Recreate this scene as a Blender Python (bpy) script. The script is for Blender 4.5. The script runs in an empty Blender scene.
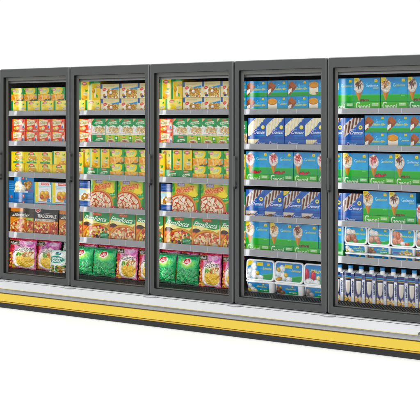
import bpy, bmesh, math, random
import numpy as np
from mathutils import Vector, Matrix

random.seed(7)
SC = bpy.context.scene
COL = SC.collection
EYE = 1.53                      # eye height; shelf heights below are given relative to it

# ------------------------------------------------------------------ camera frame
YAW = math.atan(1000 / 1685)
SN, CS = math.sin(YAW), math.cos(YAW)
CAM = (5.0135, -6.2637)


def wall_x(px, y):
    """metres along the case of what the photo shows at column px, in the upright plane at depth y"""
    t = (px - 210) / 1000
    return CAM[0] + (-SN + CS * t) * (y - CAM[1]) / (CS + SN * t)


# ------------------------------------------------------------------ materials
def lin(c):
    if isinstance(c, str):
        c = c.lstrip('#')
        c = [int(c[i:i + 2], 16) / 255 for i in (0, 2, 4)]
    c = np.asarray(c, float)
    return np.where(c <= .04045, c / 12.92, ((np.clip(c, 0, 1) + .055) / 1.055) ** 2.4)


def mat(name, color, rough=.5, metal=0., spec=.5, noise=.06, nscale=30., bump=0., bscale=200., stretch=None, emit=0.):
    m = bpy.data.materials.new(name)
    m.use_nodes = True
    nt = m.node_tree
    b = nt.nodes['Principled BSDF']
    b.inputs['Roughness'].default_value = rough
    b.inputs['Metallic'].default_value = metal
    b.inputs['Specular IOR Level'].default_value = spec
    tc = nt.nodes.new('ShaderNodeTexCoord')
    mp = nt.nodes.new('ShaderNodeMapping')
    if stretch:
        mp.inputs['Scale'].default_value = stretch
    nt.links.new(tc.outputs['Object'], mp.inputs[0])
    n = nt.nodes.new('ShaderNodeTexNoise')
    n.inputs['Scale'].default_value = nscale
    n.inputs['Detail'].default_value = 4
    nt.links.new(mp.outputs[0], n.inputs['Vector'])
    mr = nt.nodes.new('ShaderNodeMapRange')
    mr.inputs['To Min'].default_value = 1 - noise
    mr.inputs['To Max'].default_value = 1 + noise
    nt.links.new(n.outputs['Fac'], mr.inputs['Value'])
    mx = nt.nodes.new('ShaderNodeMix')
    mx.data_type = 'RGBA'
    mx.blend_type = 'MULTIPLY'
    mx.inputs['Factor'].default_value = 1
    if color == 'ATTR':
        at = nt.nodes.new('ShaderNodeAttribute')
        at.attribute_name = 'Col'
        hs = nt.nodes.new('ShaderNodeHueSaturation')
        hs.inputs['Saturation'].default_value = 1.16
        hs.inputs['Value'].default_value = .98 if 'film' in name else .77
        nt.links.new(at.outputs['Color'], hs.inputs['Color'])
        nt.links.new(hs.outputs[0], mx.inputs[6])
        b.inputs['Coat Weight'].default_value = .35
        b.inputs['Coat Roughness'].default_value = .13
    else:
        mx.inputs[6].default_value = (*[float(v) for v in lin(color)], 1)
    nt.links.new(mr.outputs[0], mx.inputs[7])
    nt.links.new(mx.outputs[2], b.inputs['Base Color'])
    # roughness variation
    r2 = nt.nodes.new('ShaderNodeMapRange')
    r2.inputs['To Min'].default_value = max(0, rough - .07)
    r2.inputs['To Max'].default_value = min(1, rough + .07)
    nt.links.new(n.outputs['Fac'], r2.inputs['Value'])
    nt.links.new(r2.outputs[0], b.inputs['Roughness'])
    if bump:
        n2 = nt.nodes.new('ShaderNodeTexNoise')
        n2.inputs['Scale'].default_value = bscale
        n2.inputs['Detail'].default_value = 3
        nt.links.new(mp.outputs[0], n2.inputs['Vector'])
        bp = nt.nodes.new('ShaderNodeBump')
        bp.inputs['Strength'].default_value = bump
        bp.inputs['Distance'].default_value = .002
        nt.links.new(n2.outputs['Fac'], bp.inputs['Height'])
        nt.links.new(bp.outputs[0], b.inputs['Normal'])
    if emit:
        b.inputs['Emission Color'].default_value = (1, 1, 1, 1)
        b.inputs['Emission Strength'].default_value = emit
    return m


M = {}
M['frame'] = mat('charcoal_paint', '#424343', .42, 0, .45, .05, 6, .05, 900)
M['edge'] = mat('frame_edge_grey', '#747677', .35, .2, .5, .05, 10)
M['gasket'] = mat('black_gasket', '#151616', .5, 0, .4, .1, 20)
M['spacer'] = mat('spacer_grey', '#5f5f5c', .38, .2, .5, .08, 8, stretch=(8, 8, .6))
M['header'] = mat('header_grey', '#8f9192', .4, 0, .5, .05, 6)
M['inner'] = mat('liner_black', '#1d1a1a', .6, 0, .3, .15, 5)
M['liner'] = mat('liner_grey', '#4a4745', .55, 0, .4, .1, 5)
M['white'] = mat('white_enamel', '#e4e5e6', .3, 0, .5, .015, 3, .02, 300)
M['steel'] = mat('brushed_steel', '#a0a1a3', .24, .5, .5, .05, 40, .04, 60, stretch=(.4, 30, 30))
M['palegold'] = mat('pale_yellow_trim', '#e9dc9a', .4, 0, .5, .04, 10)
M['yellow'] = mat('yellow_panel', '#e4c43a', .2, 0, .5, .03, 4, .02, 200)
M['gold'] = mat('gold_strip', '#d9ad2c', .35, .1, .5, .06, 10)
M['groove'] = mat('dark_groove', '#6a5614', .6, 0, .3, .1, 10)
M['kick'] = mat('black_kick', '#2b2c2c', .5, 0, .4, .12, 12, .1, 150)
M['grille'] = mat('grille_black', '#3a3b3d', .4, .2, .5, .1, 30)
M['shelf'] = mat('shelf_wire_grey', '#7c7c7e', .45, .2, .5, .08, 20)
M['rail'] = mat('clear_grey_rail', '#8c8d90', .12, 0, .6, .05, 9, .03, 60, stretch=(3, 1, 1))
M['railedge_glint'] = mat('rail_lip_glint', '#a9aab0', .25, 0, .6, .04, 9)  # rail lip, also the reflections painted on the rail face
M['handle'] = mat('handle_grey', '#474949', .32, .1, .5, .04, 10)
M['cap'] = mat('black_plastic', '#1a1b1b', .4)
M['print'] = mat('printed_carton', 'ATTR', .2, 0, .5, .05, 60, .06, 120)
M['film'] = mat('printed_film', 'ATTR', .2, 0, .6, .04, 40, .25, 90)
M['tub'] = mat('white_tub_plastic', '#e9ebec', .28, 0, .5, .02, 20)
M['cyancap'] = mat('blue_cap', '#1c86c9', .3, 0, .5, .05, 40)
M['hinge'] = mat('bright_hinge_metal', '#d9dadb', .3, .2, .5, .03, 10)
M['led'] = mat('led_strip', '#ffffff', .4, emit=8.)
M['floor'] = mat('glowing_white_floor', '#c4c4c4', .7, 0, .2, .0, 2, emit=.56)  # floor glows by itself so that shading on it washes out to white


def glass_mat():
    m = bpy.data.materials.new('clear_glass')
    m.use_nodes = True
    nt = m.node_tree
    nt.nodes.clear()
    o = nt.nodes.new('ShaderNodeOutputMaterial')
    mx = nt.nodes.new('ShaderNodeMixShader')
    t = nt.nodes.new('ShaderNodeBsdfTransparent')
    t.inputs[0].default_value = (.985, .99, .985, 1)
    g = nt.nodes.new('ShaderNodeBsdfGlossy')
    g.inputs['Roughness'].default_value = .03
    f = nt.nodes.new('ShaderNodeFresnel')
    f.inputs[0].default_value = 1.14
    nt.links.new(f.outputs[0], mx.inputs[0])
    nt.links.new(t.outputs[0], mx.inputs[1])
    nt.links.new(g.outputs[0], mx.inputs[2])
    nt.links.new(mx.outputs[0], o.inputs[0])
    return m


M['glass'] = glass_mat()


# ------------------------------------------------------------------ object helpers
def link(name, me, parent=None, loc=None):
    o = bpy.data.objects.new(name, me)
    COL.objects.link(o)
    if parent:
        o.parent = parent
    if loc:
        o.location = loc
    return o


def empty(name, loc=(0, 0, 0)):
    o = bpy.data.objects.new(name, None)
    o.empty_display_size = .05
    COL.objects.link(o)
    o.location = loc
    return o


class MB:
    """collects quads and boxes, then becomes ONE mesh"""

    def __init__(s):
        s.v, s.f, s.mi = [], [], []

    def add(s, vs, fs, mi=0):
        b = len(s.v)
        s.v += [tuple(p) for p in vs]
        for f in fs:
            s.f.append([b + i for i in f])
            s.mi.append(mi)
        return s

    def box(s, x0, x1, y0, y1, z0, z1, mi=0):
        return s.add([(x, y, z) for x in (x0, x1) for y in (y0, y1) for z in (z0, z1)],
                     [(0, 1, 3, 2), (4, 6, 7, 5), (0, 4, 5, 1), (2, 3, 7, 6), (0, 2, 6, 4), (1, 5, 7, 3)], mi)

    def prism_x(s, prof, x0, x1, mi=0):
        n = len(prof)
        vs = [(x0, y, z) for y, z in prof] + [(x1, y, z) for y, z in prof]
        fs = [(i, (i + 1) % n, n + (i + 1) % n, n + i) for i in range(n)] + [tuple(range(n)), tuple(range(2 * n - 1, n - 1, -1))]
        return s.add(vs, fs, mi)

    def loops(s, loops, mis=None, closed=False, cap0=False, cap1=False):
        """skin consecutive equal-length closed loops"""
        n = len(loops[0])
        b = len(s.v)
        for L in loops:
            s.v += [tuple(p) for p in L]
        k = len(loops)
        for j in range(k if closed else k - 1):
            a, c = b + j * n, b + ((j + 1) % k) * n
            for i in range(n):
                s.f.append([a + i, a + (i + 1) % n, c + (i + 1) % n, c + i])
                s.mi.append(mis[j] if mis else 0)
        if cap0:
            s.f.append([b + i for i in range(n)]); s.mi.append(mis[0] if mis else 0)
        if cap1:
            s.f.append([b + (k - 1) * n + i for i in range(n)]); s.mi.append(mis[-1] if mis else 0)
        return s

    def mesh(s, name, mats, smooth=False):
        me = bpy.data.meshes.new(name)
        me.from_pydata(s.v, [], s.f)
        for m in (mats if isinstance(mats, (list, tuple)) else [mats]):
            me.materials.append(m)
        for p, i in zip(me.polygons, s.mi):
            p.material_index = i
        bm = bmesh.new(); bm.from_mesh(me)
        bmesh.ops.recalc_face_normals(bm, faces=bm.faces)
        bm.to_mesh(me); bm.free()
        if smooth:
            for p in me.polygons:
                p.use_smooth = True
        return me

    def build(s, name, mats, parent=None, loc=None, bevel=0., smooth=False):
        o = link(name, s.mesh(name, mats, smooth), parent, loc)
        if bevel:
            b = o.modifiers.new('bevel', 'BEVEL')
            b.width = bevel; b.segments = 2; b.limit_method = 'ANGLE'; b.angle_limit = math.radians(40)
        return o


def rrect(x0, x1, z0, z1, r, n=5):
    pts = []
    for cx, cz, a0 in ((x1 - r, z1 - r, 0), (x0 + r, z1 - r, 90), (x0 + r, z0 + r, 180), (x1 - r, z0 + r, 270)):
        for i in range(n + 1):
            a = math.radians(a0 + 90 * i / n)
            pts.append((cx + r * math.cos(a), cz + r * math.sin(a)))
    return pts


# ------------------------------------------------------------------ printed artwork (vertex colours)
_tx = {}


def glyphs(s):
    if s in _tx:
        return _tx[s]
    cu = bpy.data.curves.new('lettering', 'FONT')
    cu.body = s
    cu.resolution_u = 3
    o = bpy.data.objects.new('lettering', cu)
    COL.objects.link(o)
    bpy.context.view_layer.update()
    me = o.evaluated_get(bpy.context.evaluated_depsgraph_get()).to_mesh()
    me.calc_loop_triangles()
    P = np.array([v.co[:2] for v in me.vertices])
    T = [P[list(t.vertices)] for t in me.loop_triangles]
    bpy.data.objects.remove(o)
    bpy.data.curves.remove(cu)
    A = np.array(T)
    lo, hi = A.reshape(-1, 2).min(0), A.reshape(-1, 2).max(0)
    _tx[s] = (A - lo) / (hi - lo)
    return _tx[s]


def rgb(c):
    if isinstance(c, str):
        c = c.lstrip('#')
        return np.array([int(c[i:i + 2], 16) / 255 for i in (0, 2, 4)])
    return np.asarray(c, float)


class Art:
    """a small printed picture; u to the right and v up, both 0..1; radii are in units of the width"""

    def __init__(s, w, h, bg, ppm=760, seed=1):
        s.w, s.h = w, h
        s.nx, s.ny = max(8, int(w * ppm)), max(8, int(h * ppm))
        s.U, s.V = np.meshgrid(np.linspace(0, 1, s.nx), np.linspace(0, 1, s.ny))
        s.asp = h / w
        s.px = 1 / s.nx
        s.img = np.zeros((s.ny, s.nx, 3)) + rgb(bg)
        s.r = np.random.RandomState(seed)

    def put(s, m, c, a=1.):
        m = np.clip(m, 0, 1)[..., None] * a
        s.img = s.img * (1 - m) + (rgb(c) if not (isinstance(c, np.ndarray) and c.ndim == 3) else c) * m
        return s

    def rect(s, u0, v0, u1, v1, c, a=1., soft=1.):
        k = s.px * soft
        m = np.clip((s.U - u0) / k + .5, 0, 1) * np.clip((u1 - s.U) / k + .5, 0, 1)
        k = k / s.asp
        return s.put(m * np.clip((s.V - v0) / k + .5, 0, 1) * np.clip((v1 - s.V) / k + .5, 0, 1), c, a)

    def grad(s, u0, v0, u1, v1, c0, c1, vert=True):
        t = ((s.V - v0) / (v1 - v0) if vert else (s.U - u0) / (u1 - u0)).clip(0, 1)[..., None]
        g = rgb(c0) * (1 - t) + rgb(c1) * t
        m = ((s.U >= u0) & (s.U <= u1) & (s.V >= v0) & (s.V <= v1)).astype(float)
        return s.put(m, g)

    def _ell(s, u, v, r, q=1., rot=0.):
        dx, dy = s.U - u, (s.V - v) * s.asp
        a = math.radians(rot)
        x, y = dx * math.cos(a) + dy * math.sin(a), -dx * math.sin(a) + dy * math.cos(a)
        return x / r, y / (r * q)

    def ell(s, u, v, r, c, q=1., rot=0., a=1., soft=1.):
        x, y = s._ell(u, v, r, q, rot)
        d = np.sqrt(x * x + y * y)
        return s.put((1 - d) * r * min(1, q) / (s.px * soft) + .5, c, a)

    def ball(s, u, v, r, c, q=1., rot=0., dark=.42, hi=.22, tex=.3, wob=.7):
        x, y = s._ell(u, v, r, q, rot)
        n1, n2 = s.fields()
        oy, ox = s.r.randint(s.ny), s.r.randint(s.nx)
        n1, n2 = np.roll(n1, (oy, ox), (0, 1)), np.roll(n2, (oy, ox), (0, 1))
        d2 = (x * x + y * y) * (1 + wob * (n1 - .5))
        m = (1 - np.sqrt(d2)) * r * min(1, q) / s.px + .5
        sh = 1 - dark * np.clip(d2, 0, 1) ** 1.2 * (0.6 - .4 * np.clip(y, -1, 1))
        h = hi * np.exp(-((x + .3) ** 2 + (y - .4) ** 2) * 6)
        g = rgb(c)[None, None] * sh[..., None] + h[..., None]
        if tex:
            g = g * (1 + tex * 1.6 * (n2 - .5))[..., None]
        return s.put(m, np.clip(g, 0, 1))

    def fields(s):
        if not hasattr(s, '_f'):
            s._f = (.65 * s.noise(.07) + .35 * s.noise(.03), .5 * s.noise(.035) + .5 * s.noise(.016))
        return s._f

    def cells(s, mask, cols, gap, pts, wid=.02):
        """irregular pale patches with the ground showing in the seams"""
        D = np.stack([np.hypot(s.U - p[0], (s.V - p[1]) * s.asp) for p in pts])
        D += (np.roll(s.fields()[0], 37, 1) - .5) * .05
        o = np.argsort(D, 0)[:2]
        d1, d2 = np.take_along_axis(D, o[:1], 0)[0], np.take_along_axis(D, o[1:2], 0)[0]
        m = np.clip((d2 - d1 - gap * 5.2 * (s.fields()[0] - .36)) / wid, 0, 1) * mask
        g = np.array([rgb(c) for c in cols])[o[0] % len(cols)]
        g = g * (1 - .22 * (s.fields()[1] - .4))[..., None]
        return s.put(m, g)

    def poly(s, pts, c, a=1.):
        P = np.array(pts, float)
        n = len(P)
        acc = np.zeros_like(s.U)
        for ox, oy in ((-.25, -.25), (.25, -.25), (-.25, .25), (.25, .25)):
            X, Y = s.U + ox * s.px, s.V + oy * s.px / s.asp
            ins = np.zeros(s.U.shape, bool)
            j = n - 1
            for i in range(n):
                (xi, yi), (xj, yj) = P[i], P[j]
                if yi != yj:
                    ins ^= ((yi > Y) != (yj > Y)) & (X < (xj - xi) * (Y - yi) / (yj - yi) + xi)
                j = i
            acc += ins
        return s.put(acc / 4, c, a)

    def noise(s, scale, seed=None):
        r = s.r if seed is None else np.random.RandomState(seed)
        gx, gy = max(2, int(1 / scale) + 2), max(2, int(s.asp / scale) + 2)
        g = r.rand(gy, gx)
        X, Y = s.U * (gx - 1.001), s.V * (gy - 1.001)
        i, j = X.astype(int), Y.astype(int)
        fx, fy = X - i, Y - j
        fx, fy = fx * fx * (3 - 2 * fx), fy * fy * (3 - 2 * fy)
        return (g[j, i] * (1 - fx) + g[j, i + 1] * fx) * (1 - fy) + (g[j + 1, i] * (1 - fx) + g[j + 1, i + 1] * fx) * fy

    def mottle(s, mask, c, scale, t=.5, a=1., k=8):
        return s.put(mask * np.clip((s.noise(scale) - t) * k, 0, 1), c, a)

    def heap(s, u0, v0, u1, v1, r, n, cols, q=.75, dark=.5, mask=None, tex=0.):
        keep = s.img.copy()
        P = sorted([(s.r.uniform(u0, u1), s.r.uniform(v0, v1)) for _ in range(n)], key=lambda p: -p[1])
        for u, v in P:
            s.ball(u, v, r * s.r.uniform(.75, 1.2), cols[s.r.randint(len(cols))], s.r.uniform(q, 1), s.r.uniform(0, 180), dark, .18, tex or .4)
        if mask is not None:
            s.img = keep * (1 - mask[..., None]) + s.img * mask[..., None]
        return s

    def text(s, t, u0, v0, u1, v1, c, shear=0., bold=0, rot=0., outline=None, a=1.):
        T = glyphs(t).copy()
        T[..., 0] += shear * (T[..., 1] - .5)
        T[..., 0] = u0 + T[..., 0] * (u1 - u0)
        T[..., 1] = v0 + T[..., 1] * (v1 - v0)
        if rot:
            cu, cv = (u0 + u1) / 2, (v0 + v1) / 2
            x, y = T[..., 0] - cu, (T[..., 1] - cv) * s.asp
            k = math.radians(rot)
            T[..., 0] = cu + x * math.cos(k) - y * math.sin(k)
            T[..., 1] = cv + (x * math.sin(k) + y * math.cos(k)) / s.asp
        K = 3
        W, H = s.nx * K, s.ny * K
        m = np.zeros((H, W), bool)
        Q = T * np.array([W - K, H - K]) + K / 2
        for tri in Q:
            x0, y0 = np.floor(tri.min(0)).astype(int)
            x1, y1 = np.ceil(tri.max(0)).astype(int) + 1
            x0, y0, x1, y1 = max(x0, 0), max(y0, 0), min(x1, W), min(y1, H)
            if x1 <= x0 or y1 <= y0:
                continue
            X, Y = np.meshgrid(np.arange(x0, x1), np.arange(y0, y1))
            (ax, ay), (bx, by), (cx, cy) = tri
            d1 = (X - bx) * (ay - by) - (ax - bx) * (Y - by)
            d2 = (X - cx) * (by - cy) - (bx - cx) * (Y - cy)
            d3 = (X - ax) * (cy - ay) - (cx - ax) * (Y - ay)
            m[y0:y1, x0:x1] |= ((d1 >= 0) & (d2 >= 0) & (d3 >= 0)) | ((d1 <= 0) & (d2 <= 0) & (d3 <= 0))

        def grow(b, k):
            for _ in range(k):
                e = b.copy()
                e[1:] |= b[:-1]; e[:-1] |= b[1:]; e[:, 1:] |= b[:, :-1]; e[:, :-1] |= b[:, 1:]
                b = e
            return b
        m = grow(m, bold)
        down = lambda b: b.reshape(s.ny, K, s.nx, K).mean((1, 3))
        if outline:
            s.put(down(grow(m, 3)), outline, a)
        return s.put(down(m), c, a)

    def lines(s, u0, v0, u1, v1, n, c, a=.8, th=.35):
        """a few lines of print too small to read"""
        for i in range(n):
            v = v1 - (i + .5) * (v1 - v0) / n
            u = u0
            h = (v1 - v0) / n * th
            while u < u1:
                l = s.r.uniform(.02, .07)
                s.rect(u, v - h / 2, min(u + l, u1), v + h / 2, c, a)
                u += l + .015
        return s

    def lin(s):
        f = s.img + (s.noise(.02)[..., None] - .5) * .03
        return lin(np.clip(f, 0, 1))


def colour_mesh(name, V, F, C, m, extra=None, smooth_first=0):
    """V, F, C as arrays / lists; C per vertex, linear"""
    me = bpy.data.meshes.new(name)
    me.from_pydata([tuple(v) for v in V], [], F)
    at = me.color_attributes.new('Col', 'FLOAT_COLOR', 'POINT')
    A = np.ones((len(V), 4), np.float32)
    A[:, :3] = C
    at.data.foreach_set('color', A.ravel())
    me.materials.append(m)
    if smooth_first:
        for p in me.polygons[:smooth_first]:
            p.use_smooth = True
    me.update()
    return me


def grid_faces(nx, ny, b=0):
    i = np.arange((ny - 1) * nx).reshape(ny - 1, nx)[:, :-1].ravel() + b
    return np.stack([i, i + 1, i + nx + 1, i + nx], 1)


def carton_mesh(name, art, d, side, top=None, side_art=None):
    """a closed printed box: art on the front (facing -y), plain card on the other faces"""
    w, h = art.w, art.h
    V = np.stack([art.U.ravel() * w, np.zeros(art.U.size), art.V.ravel() * h], 1)
    C = art.lin().reshape(-1, 3)
    F = grid_faces(art.nx, art.ny).tolist()
    VV, CC = [V], [C]
    b = len(V)

    def quad(p, c):
        nonlocal b
        VV.append(np.array(p, float)); CC.append(np.tile(lin(rgb(c)), (4, 1)))
        F.append([b, b + 1, b + 2, b + 3]); b += 4
    top = top or side
    quad([(0, d, 0), (0, 0, 0), (0, 0, h), (0, d, h)], side)
    if side_art is None:
        quad([(w, 0, 0), (w, d, 0), (w, d, h), (w, 0, h)], side)
    else:
        g = side_art
        VV.append(np.stack([np.full(g.U.size, w), g.U.ravel() * d, g.V.ravel() * h], 1))
        CC.append(g.lin().reshape(-1, 3))
        F += grid_faces(g.nx, g.ny, b).tolist(); b += g.U.size
    quad([(w, d, 0), (0, d, 0), (0, d, h), (w, d, h)], side)
    quad([(0, 0, h), (w, 0, h), (w, d, h), (0, d, h)], top)
    quad([(0, d, 0), (w, d, 0), (w, 0, 0), (0, 0, 0)], top)
    return colour_mesh(name, np.concatenate(VV), F, np.concatenate(CC), M['print'])


def bag_mesh(name, art, depth, back, seed=3):
    """a filled film bag: pillow front with creases and crimped ends"""
    w, h = art.w, art.h
    U, V = art.U, art.V
    r = np.random.RandomState(seed)
    a, b = 2 * U - 1, 2 * V - 1
    bulge = np.clip(1 - np.abs(a) ** 2.6, 0, 1) ** .6 * np.clip(1 - np.abs(b) ** 3.2, 0, 1) ** .7
    bulge *= 1 - .28 * V
    n1, n2, n3 = art.noise(.22, seed), art.noise(.09, seed + 1), art.noise(.035, seed + 2)
    y = -depth * bulge * (1 + .35 * (n1 - .5)) - .012 * (n2 - .5) - .004 * (n3 - .5)
    # creases that run in from the seals and corners
    for _ in range(9):
        cu, cv = r.choice([0, 1]) + r.uniform(-.05, .05), r.uniform(0, 1)
        an = r.uniform(-.6, .6)
        d = (V - cv) - (U - cu) * an
        y += .006 * np.exp(-(d / .03) ** 2) * np.exp(-((U - cu) / .3) ** 2)
    for v0 in (.025, .975):
        y = np.where(np.abs(V - v0) < .025, -.002 + .002 * np.sin(U * 90), y)
    x = U * w - (U - .5) * w * .05 * np.sin(np.pi * V) + .006 * (art.noise(.15, seed + 5) - .5)
    z = V * h + .008 * (art.noise(.2, seed + 6) - .5)
    P = np.stack([x.ravel(), y.ravel(), z.ravel()], 1)
    nx, ny = art.nx, art.ny
    F = grid_faces(nx, ny).tolist()
    nf = len(F)
    ring = [i for i in range(nx)] + [j * nx + nx - 1 for j in range(1, ny)] + \
           [(ny - 1) * nx + i for i in range(nx - 2, -1, -1)] + [j * nx for j in range(ny - 2, 0, -1)]
    Cc = art.lin().reshape(-1, 3)
    k = len(P)
    mid = P[ring] * .4 + P.mean(0) * .6
    mid[:, 1] = depth * .55
    P = np.concatenate([P, mid])
    Cc = np.concatenate([Cc, np.tile(lin(rgb(back)), (len(ring), 1))])
    n = len(ring)
    for i in range(n):
        j = (i + 1) % n
        F.append([ring[j], ring[i], k + i, k + j])
    F.append([k + i for i in range(n - 1, -1, -1)])
    return colour_mesh(name, P, F, Cc, M['film'], smooth_first=nf)


# ------------------------------------------------------------------ the designs
def crown(a, u, v, r):
    """small yellow crown-like emblem with a green ribbon"""
    a.ell(u, v, r, '#f5d23c', .8)
    a.ell(u, v + r * .1 / a.asp, r * .45, '#e9a82b', .9)
    for k in (-.6, 0, .6):
        a.ell(u + k * r, v + r * .75 / a.asp, r * .28, '#f7dd55')
    a.rect(u - r * 1.5, v - r * .95 / a.asp, u + r * 1.5, v - r * .55 / a.asp, '#5fb65a')


def rosette(a, u, v, r, c='#e8838c'):
    """oval maker's mark: green leaves, pink-red disc, pale line of print"""
    a.ell(u - r * .9, v, r * .7, '#2f9a55', .6, 25)
    a.ell(u + r * .9, v, r * .7, '#2f9a55', .6, -25)
    a.ell(u, v, r, c, .8)
    a.rect(u - r * .7, v - r * .12 / a.asp, u + r * .7, v + r * .18 / a.asp, '#f8ead9', .85)


def art_nugget():
    a = Art(.145, .108, '#12994b', seed=11)
    a.grad(0, .4, .45, 1, '#58b536', '#a6cf3a')
    a.mottle(np.ones_like(a.U), '#0b7f3d', .25, .55, .7)
    a.mottle(np.ones_like(a.U), '#7cc63f', .18, .62, .6)
    a.ell(.48, .72, .36, '#f2d94a', .62, 8)
    a.ell(.42, .7, .26, '#f7e98a', .6, 10)
    a.ell(.22, .84, .13, '#e79aa0', .62, 14)
    a.text('Vita', .13, .79, .3, .89, '#ffffff', .3)
    a.text('Grill', .3, .64, .66, .82, '#fdfbe6', .3, 1, 8, '#4b8f3a')
    a.ell(.75, .9, .1, '#f6cf3c', .6, -20)
    a.grad(0, 0, .93, .5, '#e58a1f', '#f8b955')
    a.mottle((a.V < .5) * (a.U < .93) * 1., '#fbd289', .14, .5, .8)
    a.mottle((a.V < .46) * (a.U < .9) * 1., '#d97a1a', .1, .6, .6)
    a.poly([(.28, .44), (.36, .42), (.42, .02), (.3, .08)], '#fbe3b4', .75)
    a.poly([(.58, .3), (.66, .34), (.68, .02), (.6, .02)], '#f9dcaa', .5)
    a.ell(.9, .33, .07, '#8fb7c9', 1, 0, .7)
    a.poly([(.4, 0), (1, 0), (1, .2), (.85, .1), (.6, .12)], '#1c3f28', .8)
    a.mottle((a.V < .14) * 1., '#f1d99f', .07, .55, .7)
    return a


def art_yellow(flat=True, seed=12):
    a = Art(.15, .107, '#f4d544', seed=seed)
    a.grad(.12, 0, 1, 1, '#f3cf39', '#f8e37a')
    a.rect(0, 0, .12, 1, '#1b9a58')
    a.rect(.12, 0, .15, 1, '#f9eda6', .8)
    rosette(a, .38, .83, .12)
    a.ell(.82, .72, .09, '#2c9b3f', .5, 25); a.ell(.74, .78, .06, '#49b04a', .5, -30)
    a.mottle((a.U > .16) * 1., '#fbf0a8', .3, .6, .6)
    a.ell(.78, .42, .17, '#d9d7bf', .45, 12); a.text('panada', .66, .37, .9, .47, '#6e7d56', .2, 0, 10)
    a.ball(.7, .12, .2, '#eda53c', .55, 10, .4)
    a.ball(.92, .12, .14, '#f0b24e', .6, -10, .4)
    a.lines(.22, .5, .5, .66, 2, '#b98f20', .6)
    return a


def art_yellow_upright(green_top=False, seed=14):
    a = Art(.105, .15, '#f3cb38', seed=seed)
    a.grad(0, 0, 1, 1, '#efbd2c', '#f7dc63')
    a.rect(0, 0, .17, 1, '#1b9657'); a.rect(.17, 0, .23, 1, '#f6eab0', .6)
    if green_top:
        a.rect(0, .88, 1, 1, '#1c8a4a'); rosette(a, .78, .7, .13)
        a.ell(.7, .2, .09, '#2c9b3f', 1.6, 25)
        a.poly([(.42, .12), (.6, .12), (.64, .62), (.46, .62)], '#f5edd0', .85)
        a.ball(.36, .5, .13, '#eda53c', 1.5, 8, .4)
    else:
        rosette(a, .52, .88, .19)
        a.ell(.74, .5, .13, '#2f9a43', .5, 25); a.ell(.64, .54, .08, '#54b14a', .5, -25)
        a.ell(.62, .34, .24, '#d8d5b8', .55, -8); a.text('Krokete', .44, .31, .8, .38, '#5c7048', .2, 0, -8)
        a.ball(.5, .13, .3, '#e99a32', .5, 12, .4, .3, .5)
    a.mottle(np.ones_like(a.U), '#f9e69a', .3, .6, .35)
    return a


def art_red():
    a = Art(.143, .104, '#e9402c', seed=15)
    a.mottle(np.ones_like(a.U), '#f2683f', .25, .5, .7)
    a.rect(.93, 0, 1, 1, '#e9b9a4', .7)
    a.poly([(.14, .42), (.12, .86), (.3, .96), (.72, .9), (.74, .56), (.5, .5)], '#efe3bd')
    a.text('Csipi', .14, .5, .74, .88, '#f9f2d6', .25, 2, 6, '#b09a62')
    a.text('Csipi', .16, .53, .72, .84, '#7d7048', .25, 0, 6, None, .75)
    a.ell(.2, .93, .09, '#f0bd3b', .7)
    a.poly([(.14, .22), (.5, .36), (.52, .46), (.14, .34)], '#f3ab3a')
    a.ball(.42, .24, .16, '#f0d9a6', .6, 12, .35)
    a.ball(.24, .2, .12, '#eab35a', .6, -12, .35)
    a.ell(.86, .46, .09, '#f2ece2', 1.9, 8); a.ell(.85, .36, .06, '#4f86b8', 1.4); a.ell(.88, .66, .06, '#e8c9a3')
    a.rect(.6, 0, .93, .14, '#ded9cf', .9); a.lines(.62, .02, .9, .12, 2, '#8b8684')
    a.rect(.1, 0, .55, .12, '#c98f78', .5)
    return a


def art_fillet(seed=16):
    a = Art(.147, .098, '#f6dd4f', seed=seed)
    a.grad(0, 0, 1, 1, '#f7e05a', '#f3d23c')
    a.mottle(np.ones_like(a.U), '#fbf0a0', .25, .5, .6)
    rosette(a, .5, .83, .15, '#ea7a70')
    a.mottle(np.clip((1 - np.hypot(*a._ell(.53, .44, .38, .64))) * 6, 0, 1), '#63b257', .1, .42, .85)
    a.ell(.54, .5, .3, '#f7edb4', .5, 6, .8)
    a.poly([(.24, .46), (.4, .68), (.82, .62), (.86, .44), (.62, .26), (.3, .3)], '#d9992f')
    a.poly([(.27, .48), (.42, .67), (.8, .61), (.72, .46), (.4, .4)], '#e6b045')
    a.mottle((((a.U - .54) / .28) ** 2 + ((a.V - .47) / .2) ** 2 < 1) * 1., '#c9862a', .06, .55, .5)
    a.poly([(.26, .44), (.62, .26), (.66, .3), (.34, .46)], '#faf3d6')
    a.rect(.14, .03, .86, .17, '#1f8a57', 1, 2); a.text('fileti', .38, .06, .62, .15, '#f0f6d8', .2)
    a.ell(.93, .36, .05, '#f1b43f', 1); a.rect(0, 0, .02, 1, '#d9b830', .6)
    return a


def art_blue_nuggets():
    a = Art(.2, .135, '#1573b8', seed=17)
    a.grad(0, 0, 1, 1, '#1a6fb2', '#2a8fd0')
    a.rect(0, .0, .78, .74, '#3e6f94', .5)
    a.ball(.2, .48, .19, '#efe0bb', .75, 20, .4); a.ball(.38, .3, .22, '#f4ead0', .7, -15, .4); a.ball(.16, .22, .15, '#e9d6a8', .7, 30, .4)
    a.heap(.52, .3, .82, .72, .085, 14, ['#d8a45a', '#c98c3f', '#e3b56e', '#b97c38'])
    a.rect(.0, .0, .7, .1, '#dfe9ee', .9); a.text('fresh bites', .04, .02, .5, .08, '#2c5f92')
    a.text('DUCA', .62, .1, .95, .22, '#c9373c', .1, 1)
    a.rect(.4, .8, .52, 1, '#d8574d'); a.text('d', .43, .84, .49, .97, '#ffffff')
    a.rect(.06, .86, .34, .95, '#8cc6e8', .6); a.ell(.62, .86, .04, '#e8d08c')
    return a


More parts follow.
